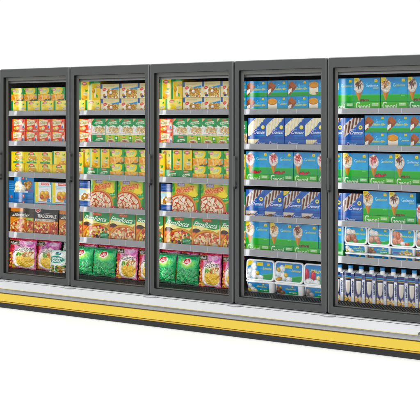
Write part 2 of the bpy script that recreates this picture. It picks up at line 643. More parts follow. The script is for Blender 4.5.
def art_blue_spine(w=.2, h=.055, seed=18):
    a = Art(w, h, '#136ab0', seed=seed)
    a.grad(0, 0, 1, 1, '#0f62a8', '#1b78bf')
    a.rect(.42, .25, .52, .8, '#d8796c'); a.rect(.44, .42, .5, .62, '#f3dcd4')
    a.rect(.08, .0, .9, .06, '#0a4c88'); a.lines(.58, .3, .88, .7, 2, '#7fb6e0', .7)
    return a


def art_blue_tall():
    a = Art(.11, .23, '#166fb4', seed=19)
    a.rect(0, .4, 1, .6, '#3b88c4', .6); a.rect(.3, .3, .62, .4, '#d8796c'); a.lines(.1, .6, .9, .9, 4, '#9cc9ea')
    return a


def art_white_gold():
    a = Art(.185, .206, '#eef3f4', seed=20)
    a.rect(0, 0, .06, 1, '#57b7d6'); a.rect(.06, .2, .25, 1, '#f5da4b'); a.ell(.15, .46, .045, '#f7efc4'); a.rect(0, .4, .05, .7, '#4fae6c')
    a.rect(.4, .88, .9, .98, '#e2483e'); a.text('FRANCO', .44, .9, .86, .965, '#ffffff', .15, 1)
    a.rect(.25, .8, 1, .86, '#a9d9ea', .7); a.lines(.3, .7, .84, .79, 2, '#8a8f96')
    a.ell(.62, .42, .36, '#f4eee0', .62); a.ell(.62, .44, .3, '#e9912c', .7)
    a.ball(.5, .54, .15, '#efb548', .8, 10); a.ball(.72, .56, .15, '#f0bd55', .8, -10); a.ball(.62, .42, .17, '#e8a338', .7)
    a.ball(.46, .4, .11, '#c9561f', .8); a.ball(.78, .42, .1, '#d96a25', .8)
    a.ell(.86, .28, .11, '#2a86c8', .8); a.lines(.79, .25, .94, .31, 2, '#ffffff')
    a.rect(0, 0, 1, .17, '#79c8e2'); a.rect(.26, .04, .74, .15, '#e2594c'); a.text('FRANCO', .3, .06, .7, .13, '#ffffff', .15)
    a.rect(.25, .19, 1, .225, '#64768a', .7)
    a.rect(.94, .9, 1, 1, '#3f9bd0')
    return a


def pizza(a, u, v, r, q, seed, cheese, meat, n=26, rot=0):
    a.ell(u, v, r, '#a8672a', q, rot); a.ell(u, v, r * .975, '#dca85a', q, rot); a.ell(u, v, r * .86, '#c8442a', q, rot)
    x, y = a._ell(u, v, r * .84, q, rot)
    m = np.clip((1 - np.sqrt(x * x + y * y)) * 12, 0, 1)
    a.mottle(m, cheese, .06, .38, .95); a.mottle(m, '#f6e9bf', .045, .55, .8)
    for _ in range(n):
        t, k = a.r.uniform(0, 6.28), math.sqrt(a.r.uniform(0, .7)) * r
        a.ball(u + k * math.cos(t), v + k * q * math.sin(t) / a.asp, r * a.r.uniform(.06, .12), meat[a.r.randint(len(meat))], a.r.uniform(.6, 1), a.r.uniform(0, 180), .4, .15)
    a.mottle(m, '#7d2c14', .05, .72, .5)


def art_pizza_grey():
    a = Art(.25, .237, '#c98b52', seed=21)
    a.mottle(np.ones_like(a.U), '#8a5a38', .2, .5, .6)
    pizza(a, .52, .2, .72, .62, 2, '#e8b96a', ['#c0492c', '#d9793f', '#e9cf8f', '#b33a25'], 46, 8)
    a.poly([(0, .72), (0, .5), (.1, .45), (.2, .72)], '#e08a3c')
    a.rect(.0, .66, 1, .9, '#37332f', .93); a.rect(0, .86, .55, 1, '#f08a1f'); a.rect(.55, .86, 1, 1, '#4b443d')
    a.text('Grandiosa', .14, .69, .82, .8, '#f2efe8', .3, 1)
    a.rect(.68, .57, .97, .65, '#8fc25a'); a.lines(.7, .58, .95, .64, 1, '#f4f8e6')
    a.lines(.1, .82, .5, .86, 1, '#d8c9b4')
    return a


def art_pizza_trad():
    a = Art(.265, .237, '#2a211d', seed=22)
    pizza(a, .5, .2, .7, .72, 3, '#efb75a', ['#c5412e', '#b22f22', '#d6624a', '#e6a04a', '#a83024'], 70)
    a.rect(0, .5, 1, .58, '#e07c24', .85); a.mottle((a.V < .53) * (a.V > .45) * 1., '#e8a23f', .04, .45, .8)
    a.rect(0, .57, 1, 1, '#211d1c'); a.rect(0, .0, .025, 1, '#161212')
    a.rect(.06, .56, .86, .645, '#efe6d8', .92); a.text('SALAME E FORMAGGIO', .1, .575, .82, .63, '#2d2724')
    a.text('TRADIZIONALE', .16, .69, .92, .8, '#f4f0ea', 0, 2); a.lines(.42, .82, .66, .88, 1, '#cfc7be')
    a.poly([(.06, 1), (.27, 1), (.27, .9), (.165, .84), (.06, .9)], '#f3f0ee'); a.ell(.165, .94, .075, '#d8352f', .7); a.text('d.o', .12, .92, .21, .96, '#ffffff')
    a.ell(.86, .54, .05, '#e46b2e'); a.ell(.86, .54, .03, '#f4d8a8')
    return a


def art_julienne(var=0):
    a = Art(.235 if var == 0 else .225, .262, '#d76aa6', seed=23 + var)
    a.grad(0, 0, 1, 1, '#f2c6cf', '#dc8cc0')
    a.mottle((a.U > .3) * (a.V > .55) * 1., '#b94aa6', .25, .5, .7); a.mottle((a.U > .3) * (a.V > .4) * 1., '#efb4d6', .12, .55, .7)
    a.poly([(0, 0), (.2, 0), (.14, .4), (.3, 1), (0, 1)], '#c81e38'); a.rect(0, .9, 1, 1, '#cf2440', .8)
    for k in range(5):
        a.ell(.07 + .02 * (k % 2), .08 + .1 * k, .05, '#f1c93f', .7); a.ell(.12, .12 + .1 * k, .025, '#e58a2a')
    a.poly([(.12, 0), (.3, 0), (.2, .25)], '#f0d36a')
    a.ell(.6, .5, .4, '#efc4d2', .6, 0, .6); a.ell(.62, .36, .46, '#efccd2', .9); a.ell(.62, .35, .43, '#fbf6ee', .88); a.ell(.63, .33, .37, '#f3e2c0', .8)
    x, y = a._ell(.63, .26, .35, .64)
    m = np.clip((1 - np.sqrt(x * x + y * y)) * 8, 0, 1)
    a.put(m, '#efc75a'); a.mottle(m, '#f8e08e', .03, .5, .9); a.mottle(m, '#d39a34', .03, .62, .8)
    a.heap(.34, .42, .5, .5, .05, 9, ['#6fae3f', '#8cc152', '#4d9438'])
    a.heap(.5, .44, .9, .54, .05, 16, ['#e8893c', '#ecb07a', '#d86f3a', '#f0cfa0', '#7fb54a'])
    a.text('Fine', .36, .69, .62, .78, '#4a3a3e', .4, 1); a.text('Julienne', .26, .53, .92, .7, '#3f3639', .3, 1, 6)
    a.rect(.02, .76, .4, .91, '#d9b23f'); a.rect(.03, .77, .39, .9, '#1c1718'); a.text('elbak', .06, .795, .34, .875, '#f1ece2', .1, 1)
    a.ell(.72, .85, .16, '#f0dcec', .5, 0, .7)
    a.rect(.955, 0, 1, 1, '#c23a86', .6); a.rect(0, 0, 1, .03, '#b9304f', .7)
    return a


def art_mixed_veg():
    a = Art(.15, .185, '#eef2ec', seed=26)
    a.rect(0, .84, 1, 1, '#dfe9e4'); a.ell(.55, .84, .2, '#2b6fb5', .45); a.ell(.5, .81, .14, '#3fa06a', .4); a.ell(.62, .88, .06, '#f0f3f6', .8)
    a.ell(.5, .58, .46, '#2aa08a', .42); a.ell(.5, .58, .42, '#17826f', .38)
    a.text('ZELENINA', .16, .585, .84, .67, '#f6fbf8', 0, 2); a.text('SALATA', .22, .48, .78, .565, '#f6fbf8', 0, 2)
    a.heap(.04, .02, .96, .3, .085, 40, ['#e98a2f', '#6fb04a', '#d8432f', '#f1e7cf', '#3f8d3c', '#f0b860'])
    a.rect(0, .95, 1, 1, '#b9d8c8')
    return a


def art_peas():
    a = Art(.23, .24, '#149a5a', seed=27)
    a.grad(0, 0, 1, 1, '#119a5a', '#2fb873')
    a.mottle(np.ones_like(a.U), '#4cc07d', .25, .55, .5)
    x, y = a._ell(.5, .7, .5, .42)
    a.put(np.clip(1 - np.sqrt(x * x + y * y), 0, 1) * 1.3, '#d6ea7c')
    x, y = a._ell(.52, .28, .56, .5)
    m = np.clip((1.05 - np.sqrt(x * x + y * y)) * 5, 0, 1)
    a.heap(.0, .0, 1, .6, .03, 420, ['#22a558', '#3fbf68', '#1a9450', '#63cf7c', '#118048'], .9, .45, m)
    a.ell(.52, .77, .19, '#f1f3ea', .62, 8); a.poly([(.38, .84), (.62, .88), (.68, .76), (.52, .68), (.36, .72)], '#db3b40'); a.text('dia', .42, .73, .62, .83, '#ffffff', .2, 1, 6)
    a.rect(0, .94, 1, 1, '#0f8048'); a.rect(0, .0, 1, .04, '#0d7542')
    a.lines(.3, .08, .7, .14, 2, '#dff0dc', .6)
    return a


def art_snack_beige():
    a = Art(.183, .116, '#e6d9ac', seed=28)
    a.grad(0, 0, 1, 1, '#efe5c0', '#e2d29c')
    a.rect(0, .68, .11, 1, '#1f55a0'); a.rect(0, 0, .11, .68, '#e9dcb2'); a.rect(.11, .93, 1, 1, '#d7c38a', .7)
    a.lines(.2, .8, .75, .9, 2, '#7c7a70', .7)
    a.poly([(.12, .38), (.4, .62), (.98, .8), (.98, .55), (.5, .46)], '#8cc4e4'); a.poly([(.2, .5), (.5, .64), (.98, .76), (.98, .66), (.5, .56)], '#2f8fd0')
    a.ell(.55, .3, .4, '#f6f2e6', .52); a.mottle((a.V < .45) * (a.U > .12) * 1., '#f2ead0', .1, .5, .8)
    a.heap(.38, .08, .92, .56, .052, 90, ['#cf8a34', '#dfa348', '#b8701f', '#ecc071', '#e8b55a'], .75, .4, None, .5)
    a.ball(.55, .4, .075, '#f7f3ea', .9, 0, .25); a.ell(.25, .12, .09, '#453a72', .6); a.ball(.2, .25, .07, '#c98b3c', .8)
    a.ell(.38, .12, .05, '#7fae4a', .6); a.ell(.9, .5, .05, '#a9c56a', .6)
    a.ell(.22, .62, .1, '#de4f50', .62, 12); a.text('Mida', .15, .58, .29, .66, '#ffffff', .2)
    return a


def art_rice():
    a = Art(.136, .128, '#f0eee6', seed=29)
    a.heap(.28, .1, .98, .44, .07, 60, ['#e3c08c', '#efd9ae', '#d6ab70', '#f2e6cc', '#ddb887'], .6, .35, None, .3)
    a.mottle((a.U < .34) * (a.V < .45) * (a.V > .1) * 1., '#bfc9ce', .08, .5, .7)
    a.poly([(0, 1), (1, 1), (1, .52), (.8, .5), (.55, .58), (.25, .5), (0, .62)], '#0f8f4a'); a.mottle((a.V > .62) * 1., '#1fa558', .2, .55, .6)
    a.poly([(0, 1), (.22, 1), (0, .78)], '#e9c59a')
    a.rect(.34, .87, .7, .95, '#d9564c'); a.text('PRIMA', .38, .885, .66, .935, '#f7e8dc')
    a.poly([(.14, .66), (.3, .8), (.8, .84), (.84, .7), (.4, .64)], '#f3f4dc'); a.text('Grand', .22, .68, .8, .8, '#1c8548', .4, 1, 4)
    a.lines(.35, .55, .7, .62, 1, '#e7f0dc'); a.lines(.06, .04, .4, .1, 1, '#94413a')
    a.text('rizs', .6, .03, .84, .1, '#3c6e48')
    return a


def art_rice_flat():
    a = Art(.136, .082, '#0f8f4a', seed=30)
    a.mottle(np.ones_like(a.U), '#1fa558', .2, .5, .6)
    a.rect(.34, .78, .72, .93, '#d97c66'); a.text('PRIMA', .38, .81, .68, .9, '#f7e8dc')
    a.poly([(.16, .4), (.34, .62), (.8, .7), (.82, .5), (.4, .38)], '#f3f4dc'); a.text('Grand', .24, .44, .78, .62, '#1c8548', .4, 1, 4)
    a.lines(.3, .12, .74, .28, 2, '#e7f0dc', .7); a.rect(0, .0, .03, 1, '#dfe9dc', .6)
    return a


def art_lime():
    a = Art(.135, .082, '#a9cf3e', seed=31)
    a.mottle(np.ones_like(a.U), '#2c9b45', .2, .5, .9); a.mottle(np.ones_like(a.U), '#f0d84a', .2, .6, .8)
    a.rect(.12, .72, .48, .9, '#e9a23c', .9); a.text('Menu', .16, .75, .44, .87, '#fff6d8', .2)
    a.ell(.4, .34, .3, '#f2e2c0', .6); a.heap(.25, .2, .6, .45, .07, 14, ['#e0956a', '#eec79a', '#d97f58', '#8fbf4a'])
    a.rect(.68, .5, .92, .9, '#1f8f4a', .8); a.ell(.8, .7, .07, '#f4f0da', 1); a.ell(.86, .25, .06, '#de4b3a')
    return a


def art_blue_bowl():
    a = Art(.108, .23, '#e9dfc2', seed=32)
    a.rect(0, .72, 1, 1, '#16438c'); a.rect(0, 0, 1, .3, '#1b4a94'); a.lines(.08, .8, .9, .92, 3, '#cbd8ee'); a.rect(0, .7, 1, .74, '#d9c48a')
    a.rect(.0, .5, .6, .7, '#9fd0e6', .7); a.ell(.62, .46, .5, '#d9e3e2', .6); a.heap(.25, .36, .95, .56, .085, 50, ['#c9812c', '#d99a3e', '#a8601f', '#e3b058'], .7, .55)
    a.ell(.5, .48, .1, '#f6f0de', .8); a.lines(.1, .1, .9, .24, 3, '#9fb6dd'); a.rect(0, .29, 1, .31, '#0e2f6a')
    return a


def art_margherita():
    a = Art(.265, .245, '#6cba35', seed=33)
    a.grad(0, 0, 1, 1, '#2f9a3c', '#9fce3a'); a.mottle(np.ones_like(a.U), '#2a8c38', .2, .55, .7)
    a.poly([(.9, 0), (1, 0), (1, 1), (.93, 1)], '#0d7a3c'); a.poly([(.55, .48), (.9, .72), (.86, .5), (.62, .42)], '#0c7236'); a.poly([(.36, .64), (.7, .78), (.62, .66)], '#1a8239')
    a.ell(.0, .9, .06, '#2b9a4a'); a.ell(.03, .74, .05, '#2b9a4a')
    a.poly([(.1, .62), (.1, .98), (.5, .98), (.88, .92), (.86, .72), (.7, .56), (.3, .62)], '#f4c63a', .8)
    a.ball(.74, .68, .16, '#f7d63c', .7, 20, .25); a.poly([(.56, .62), (.84, .56), (.92, .66), (.7, .76)], '#f8dc2e')
    a.poly([(.66, .48), (.94, .6), (.94, .5), (.74, .4)], '#2ca24c'); a.lines(.74, .5, .92, .56, 1, '#e2f2d4')
    a.poly([(.7, .42), (.95, .5), (.95, .44), (.76, .36)], '#e9a83a', .8)
    a.rect(.18, .88, .44, .98, '#8f84bd', .9); a.text('Alba', .2, .9, .42, .965, '#ece9f6', .2)
    a.text('MARGHERITA', .14, .7, .76, .86, '#e2574a', .15, 2, 9, '#f6c6a0')
    u, v, r = .32, .2, .55
    a.ell(u, v, r, '#c77a34', .8); a.ell(u, v, r * .97, '#e29d4f', .8); a.ell(u, v, r * .9, '#c8442a', .8)
    pts = []
    for i in range(34):
        t, k = i * 2.39996 + a.r.uniform(-.7, .7), math.sqrt((i + a.r.uniform(.1, .9)) / 34) * r * .9
        pts.append((u + k * math.cos(t), v + k * .8 * math.sin(t) / a.asp))
    a.cells(np.clip((1 - np.hypot(*a._ell(u, v, r * .87, .8)) + .1 * (a.fields()[0] - .5)) * 14, 0, 1), ['#f2e8cc', '#ebdcb4', '#f6efdc'], .016, pts, .012)
    a.mottle(np.clip((1 - np.hypot(*a._ell(u, v, r * .88, .8))) * 9, 0, 1), '#cf5a30', .04, .72, .7)
    a.ell(.88, .1, .07, '#d8384a'); a.text('3', .86, .065, .9, .135, '#ffffff', 0, 1)
    return a


def art_rocca(var=0):
    a = Art(.266, .237, '#f1d96a', seed=35 + var)
    a.grad(0, 0, 1, .7, '#f4cf4a', '#f7efb4')
    a.ell(.18, .48, .2, '#4a2c22', .75, -15); a.ell(.3, .5, .09, '#2b1c1c', .9, 20); a.ball(.1, .42, .13, '#e2622a', .8); a.ball(.16, .36, .09, '#f08a3a', .7)
    a.poly([(.7, .36), (1, .66), (1, .36), (.85, .3)], '#c99440')
    pizza(a, .56 if var else .6, .14, .6, .72, 5 + var, '#f2dfa8' if var else '#eed79a',
          ['#e07a5c', '#efc9a0', '#d9684a', '#f6ecd0'] if var else ['#cf3d2c', '#f1c93c', '#3f8f3c', '#2c2a2a', '#e4592f'], 62)
    if var:
        a.ell(.56, .1, .44, '#d9a556', .16, 10, .5)
    a.put(np.clip((a.V - .66 - .06 * np.sin(a.U * 5.5 + .6)) * 40, 0, 1), '#f3e77c'); a.put(np.clip((a.V - .69 - .06 * np.sin(a.U * 5.5 + .6)) * 40, 0, 1), '#0f8b49')
    a.mottle((a.V > .75) * 1., '#1ba45a', .3, .55, .5)
    a.text('PizzaRocca', .09, .7, .9, .86, '#f6f7ee', .1, 2, -3)
    a.rect(.36, .88, .7, .97, '#d8512f', .95); a.text('RISTORO', .4, .9, .66, .955, '#f8d9b8')
    a.rect(0, .0, .03, 1, '#d98a2c', .8)
    if var:
        a.poly([(0, 1), (.13, 1), (0, .84)], '#e2764a'); a.ell(.82, .14, .11, '#d9d3c6', .5, 0, .85); a.rect(.97, .22, 1, .8, '#e9f0ea', .8)
    else:
        a.rect(.66, .13, .97, .3, '#128a50', .95); a.lines(.69, .15, .94, .28, 3, '#d9f0dc')
    a.rect(0, 0, 1, .025, '#e8b93a')
    return a


CYAN = '#1290cc'


def base_ice(w, h, seed, gfrac, g='#209a40'):
    a = Art(w, h, CYAN, seed=seed)
    a.grad(0, gfrac, 1, 1, '#23a3d9', '#0b84c6'); a.mottle((a.V > gfrac) * 1., '#3cb2e2', .22, .55, .35); a.mottle((a.V > gfrac) * (a.V < gfrac + .2) * 1., '#0a78b8', .08, .6, .4)
    a.rect(0, 0, 1, gfrac, g); a.grad(0, gfrac * .75, 1, gfrac, g, '#5cc05a')
    a.rect(0, .985, 1, 1, '#0b6fa6'); a.rect(.985, 0, 1, 1, '#0d7db4', .7)
    return a


def art_bar():
    a = base_ice(.165, .114, 40, .26)
    a.rect(0, .0, 1, .03, '#178438')
    a.poly([(.01, .1), (.02, .76), (.17, .95), (.42, .66), (.34, .44), (.08, .08)], '#8a4a2a')
    a.poly([(.02, .76), (.17, .95), (.42, .66), (.26, .5)], '#b4693f'); a.mottle((a.U < .4) * (a.V > .45) * (a.V < .9) * ((a.U * 1.1 + .35 < 1.2 * a.V + .2)) * 1., '#8f4f2c', .05, .6, .4)
    a.poly([(.01, .1), (.02, .4), (.18, .52), (.17, .32)], '#f4ece0'); a.mottle((a.U < .18) * (a.V < .48) * (a.V > .2) * 1., '#fffaf2', .04, .5, .7)
    a.text('G', .5, .56, .57, .76, '#a6dcf2', 0, 1); a.text('elati', .58, .58, .84, .7, '#86cfee', .1, 0)
    a.text('Gelato Max', .36, .4, .92, .54, '#f2da5a', .2, 1)
    crown(a, .8, .84, .055)
    return a


def art_biscuit():
    a = base_ice(.165, .114, 41, .26)
    a.rect(.02, .16, .46, .62, '#f3e7d2'); a.ell(.24, .18, .22, '#ead9bd', .35); a.ell(.4, .2, .07, '#8b4a34', .7)
    a.grad(.02, .22, .46, .5, '#eadcc4', '#f8f1e2')
    a.ell(.24, .66, .235, '#b9722c', .56); a.ell(.24, .7, .23, '#e6a651', .54); a.mottle(np.clip((1 - np.hypot(*a._ell(.24, .7, .22, .54))) * 9, 0, 1), '#cf8836', .05, .55, .7)
    a.text('G', .54, .56, .61, .74, '#a6dcf2', 0, 1); a.text('panino', .64, .46, .94, .58, '#f2da5a', .2, 1); a.text('elati', .62, .62, .86, .72, '#86cfee', .1)
    crown(a, .8, .84, .055)
    return a


def sticks(a, col, colb, drip, u1):
    for k in range(5):
        u = .0 + k * .185
        v = .16 + k * .17
        a.poly([(u, v), (u + .1, v - .05), (u + .2, v + .56), (u + .1, v + .62)], drip)
        a.poly([(u + .005, v), (u + .085, v - .04), (u + .185, v + .5), (u + .1, v + .56)], col); a.poly([(u + .005, v), (u + .035, v - .015), (u + .13, v + .54), (u + .1, v + .56)], colb)


def art_stick(cream=True, corner=False, seed=43):
    a = Art(.152, .15, '#1553a8', seed=seed)
    a.grad(0, 0, 1, 1, '#174fa4', '#2a73c4'); a.mottle(np.ones_like(a.U), '#0f3f8c', .3, .55, .5)
    a.poly([(0, .14), (.2, .2), (.4, .46), (.6, .6), (.8, .86), (.98, 1), (.36, 1), (.2, .84), (0, .62)], '#e9e4d2' if cream else '#c9c2bd')
    sticks(a, '#ece0bb' if cream else '#5a382b', '#f6efd6' if cream else '#7b5140', '#cdbb8c' if cream else '#d9d0c8', 1)
    a.poly([(0, .66), (.0, 1), (.44, 1), (.3, .9), (.18, .8)], '#1f5fb2'); a.poly([(.0, .12), (.22, .16), (.46, .44), (.62, .52), (.84, .82), (1, .94), (1, 0), (0, 0)], '#1650a6')
    a.mottle((a.U > .5) * (a.V < .6) * 1., '#2f7acb', .3, .5, .5)
    a.text('Cremosi', .34, .24, .94, .4, '#f1f3f8', .15, 1); a.text('C', .3, .24, .42, .44, '#e9b4c8', .1, 1); a.text('vaniglia', .42, .12, .92, .2, '#35b6e0', .1)
    a.text('Mini', .44, .42, .6, .5, '#dfe8f4', .1)
    a.ell(.83, .56, .095, '#f2df4e'); a.ell(.83, .57, .05, '#dfe7c0' if cream else '#3b5ea8', .8)
    if corner:
        a.poly([(0, 1), (.34, 1), (.2, .84), (0, .76)], '#f3d23a'); a.lines(.02, .87, .2, .96, 2, '#7c6a1c')
    return a


def art_stick_flat(cream=True, picture=True, seed=46):
    a = Art(.152, .062, '#1757ac', seed=seed)
    a.grad(0, 0, 1, 1, '#134b9c', '#2469bb')
    if picture:
        a.poly([(0, 0), (0, 1), (.66, 1), (.42, .5), (.3, 0)], '#ebe2c4' if cream else '#cfc6bd')
        if cream:
            for k in range(6):
                a.poly([(.02 + .1 * k, 0), (.07 + .1 * k, 0), (.1 + .1 * k, 1), (.05 + .1 * k, 1)], '#d3c191', .5)
        else:
            a.ball(.3, .5, .13, '#6d4229', .6, 20); a.ball(.12, .4, .1, '#7d5138', .7); a.ell(.45, .3, .06, '#eee6dc')
        a.poly([(.42, 0), (.5, .5), (.72, 1), (1, 1), (1, 0)], '#1757ac')
    a.text('Cremosi', .2 if not picture else .55, .34, .62 if not picture else .95, .66, '#e8edf6', .15, 1); a.text('C', .17 if not picture else .52, .32, .26 if not picture else .6, .72, '#e9b4c8', .1, 1)
    a.rect(0, .94, 1, 1, '#0d3a80', .6)
    return a


def cone(a, u, top, w, streak, nuts, sweet, lots):
    """a waffle cone of ice cream, its tip down"""
    b, tip = .44, .05
    a.poly([(u - w * .40, b + .06), (u + w * .42, b + .06), (u + w * .08, tip), (u - w * .04, tip)], '#b9722f')
    a.poly([(u - w * .40, b + .06), (u + w * .08, b + .06), (u + w * .03, tip), (u - w * .03, tip)], '#d9964c')
    for k in range(7):
        t = k / 7
        v = b + .04 - (b - tip) * t
        a.poly([(u - w * .4 * (1 - t), v), (u + w * .42 * (1 - t), v - .05), (u + w * .42 * (1 - t), v - .065), (u - w * .4 * (1 - t), v - .015)], '#9a5a24', .55)
    for (du, dv, r) in ((0, .52, .40), (-.24, .56, .27), (.26, .56, .27), (-.12, .66, .40), (.16, .66, .38), (-.24, .74, .28), (.26, .74, .26), (0, .80, .34), (.02, .87, .22)):
        a.ball(u + du * w, dv * top / .95, r * w, sweet, .9, a.r.uniform(-20, 20), .22, .1, .2)
    # sauce runs fan out from the crown
    for k in range(11):
        t = math.radians(-150 + 12 * k + a.r.uniform(-4, 4))
        l0, l1 = a.r.uniform(.12, .3), a.r.uniform(.5, .86)
        cu, cv = u, top * .97
        p = lambda l, o: (cu + (l * math.cos(t) * .55 + o) * w, cv + l * math.sin(t) * w * 1.25 / a.asp)
        a.poly([p(l0, -.03), p(l0, .03), p((l0 + l1) / 2, .055), p(l1, .02), p(l1, -.02), p((l0 + l1) / 2, -.045)], streak, .9)
    m = np.clip((1 - np.hypot(*a._ell(u, top - .17, w * .47, .85))) * 5, 0, 1)
    a.mottle(m, nuts, .045, .42 if lots else .5, .9); a.mottle(m, streak, .03, .6, .7)
    a.mottle(m, sweet, .03, .66, .7)


def art_cone(kind):
    streak, nuts, sweet = {'red': ('#c8283a', '#b56a52', '#f3e9e4'), 'brown': ('#4a281c', '#6d4028', '#efe6dc'), 'caramel': ('#8a5226', '#d0913f', '#f3ead9'), 'choc': ('#5a2a1c', '#7f3b2a', '#ead9cc')}[kind]
    a = base_ice(.192, .162, {'red': 50, 'brown': 51, 'caramel': 52, 'choc': 53}[kind], .3, '#3ba840' if kind != 'red' else '#26a244')
    cone(a, .18, .95, .36, streak, nuts, sweet, kind in ('brown', 'choc'))
    if kind == 'red':
        a.heap(.24, .04, .7, .14, .035, 26, ['#c81f34', '#e2384a', '#a3162a'])
    elif kind != 'caramel':
        a.heap(.26, .03, .62, .09, .03, 18, ['#6b3a26', '#8a5236', '#4a281a'])
    else:
        a.lines(.76, .22, .9, .27, 1, '#d4f0d0')
    if kind in ('brown', 'caramel'):
        a.poly([(0, 1), (.2, 1), (.16, .86), (0, .8)], '#f3d93e'); a.lines(.02, .87, .13, .96, 2, '#7c6a1c')
    a.text('G', .46, .61, .54, .75, '#a8def4', 0, 1); a.text('elatina', .55, .62, .92, .72, '#f2da4e' if kind != 'brown' else '#ffffff', .15, 0)
    if kind == 'brown':
        a.text('cacao', .74, .53, .93, .6, '#f2da4e', .1)
    crown(a, .84, .86, .06)
    return a


def art_geoni(dark=False):
    a = Art(.192, .07, '#2c9e46' if dark else '#4fb82f', seed=55)
    a.grad(0, 0, 1, 1, '#27963f' if dark else '#58bf38', '#2fa64a' if dark else '#43af2c')
    a.text('G', .07, .26, .22, .97, '#e6f4da', 0, 3); a.text('eoni', .235, .3, .6, .74, '#e6f4da', 0, 3)
    a.rect(.68, .56, .94, .86, '#bfe3b0', .75); a.lines(.7, .58, .92, .84, 2, '#ffffff'); a.rect(0, .95, 1, 1, '#1c7a34', .6)
    return a


def art_tub_lid(kind):
    a = Art(.206, .13, CYAN, seed={'lemon': 60, 'lemon2': 61, 'rasp': 62}[kind])
    a.grad(0, .25, 1, 1, '#1f9ddb', '#0f82cc'); a.poly([(.3, 0), (1, 0), (1, .34), (.6, .22)], '#1f9a48'); a.poly([(.6, .2), (1, .32), (1, .38), (.6, .26)], '#5cc05a', .8)
    if kind == 'rasp':
        a.ball(.08, .48, .1, '#c9505c', 2.2, 5, .4, .2, .4); a.ball(.32, .4, .1, '#c94a58', 1.9, -5, .4, .2, .4); a.ball(.52, .32, .08, '#e8d3a0', 1.2); a.ball(.74, .1, .07, '#c83a4c', .8)
        a.ball(.18, .1, .16, '#e6e8ea', .7, 0, .3); a.ball(.46, .08, .14, '#eceef0', .7, 0, .3)
        a.text('Magica!', .22, .56, .86, .78, '#f2da4e', .1, 1)
    else:
        a.ball(.24, .66, .12, '#dfe3e4', 1.1, 0, .3, .25, .3); a.ball(.12, .34, .15, '#c8d3da', 1.1, 0, .35, .25, .3); a.ball(.3, .24, .14, '#e7e9ea', 1, 0, .3, .25, .3)
        a.ball(.4, .34, .07, '#e2bf5c', 1.2, 30); a.ball(.52, .1, .13, '#e4e7e9', .7, 0, .3); a.ball(.06, .1, .1, '#d9dde0', .9)
        if kind == 'lemon2':
            a.ball(.1, .62, .07, '#d9b35c', 1.3, 30); a.ball(.12, .08, .13, '#c9983e', .6, 25)
            a.rect(.34, .72, .62, .92, '#f2de4a')
        else:
            a.poly([(0, 1), (.24, 1), (.16, .8), (0, .66)], '#f3d93e'); a.rect(.36, .74, .6, .93, '#f2de4a')
        a.lines(.37, .75, .6, .9, 2, '#a38f2a', .6)
        a.text('Limone', .62, .54, .95, .68, '#f2da4e', .1, 1); a.text('Gelato', .46, .56, .6, .64, '#9fd6f0', .1)
        crown(a, .82, .82, .05)
    return a


def art_tub_side(kind=0, w=.16, h=.07):
    a = Art(w, h, CYAN, seed=65 + kind)
    a.grad(0, .3, 1, 1, '#1a96d4', '#0f7fc4'); a.poly([(.3, 0), (1, 0), (1, .4), (.7, .3)], '#1f9a48')
    if kind == 0:
        a.ball(.1, .6, .12, '#cdd6da', 1); a.ball(.22, .2, .14, '#e4e7e9', .9); a.ball(.05, .1, .1, '#d9b35c', .9); a.ball(.36, .12, .09, '#e3d6a8', .8)
    elif kind == 1:
        a.ball(.12, .35, .13, '#6d4630', 1); a.ball(.27, .15, .11, '#8a6040', .9); a.ball(.2, .7, .07, '#c9983e', .9); a.ball(.03, .7, .08, '#9a7048')
    elif kind == 2:
        a.ball(.12, .5, .13, '#9a9291', 1.2); a.ball(.26, .22, .12, '#b5aeac', .9); a.ball(.06, .1, .1, '#837b7a')
    else:
        a.grad(0, .2, 1, .6, '#8fb4d8', '#6f9ac8'); a.heap(.3, .15, .95, .45, .07, 16, ['#d9b26a', '#e6cb94', '#c4924a']); a.rect(.06, .2, .34, .45, '#5a4f9a', .8)
    a.text('Gelato', .42, .52, .9, .68, '#f2da4e', .1, 1); a.text('Vaniglia', .56, .14, .92, .3, '#f4f8f4', .1, 1)
    crown(a, .74, .82, .04)
    return a


def art_scoops(kind):
    a = Art(.156, .116, '#22a3da', seed=70 + kind)
    a.grad(0, .2, 1, 1, '#5cbfe4', '#159ad6'); a.poly([(0, 0), (1, 0), (1, .3), (.5, .2), (0, .26)], '#46b04c', .9)
    c = [('#b98a78', '#efe2da', '#a8705c'), ('#c79a86', '#f0ebe4', '#b4806c'), ('#e8a08c', '#f6ece8', '#d9694f')][kind]
    a.ball(.18, .66, .15, c[1] if kind < 2 else c[0], 1, 0, .35, .25, .3); a.ball(.16, .28, .17, c[0], .95, 0, .4, .2, .4); a.ball(.38, .32, .16, c[0] if kind else c[2], .95, 0, .4, .2, .4)
    a.ball(.36, .64, .11, c[1], 1, 0, .3, .2, .3); a.ball(.5, .14, .12, c[1] if kind == 2 else c[2], .8, 0, .35)
    if kind == 2:
        a.ball(.28, .6, .1, '#e58f74', 1.9, 8, .3); a.ball(.7, .14, .1, '#e07a62', .7)
    if kind:
        a.poly([(0, 1), (.2, 1), (0, .78)], '#f3d93e')
    a.text('Gelato Family', .42, .5, .95, .62, '#f2da4e', .1, 1); a.lines(.62, .18, .8, .25, 1, '#d8f0d8')
    crown(a, .78, .82, .055)
    return a


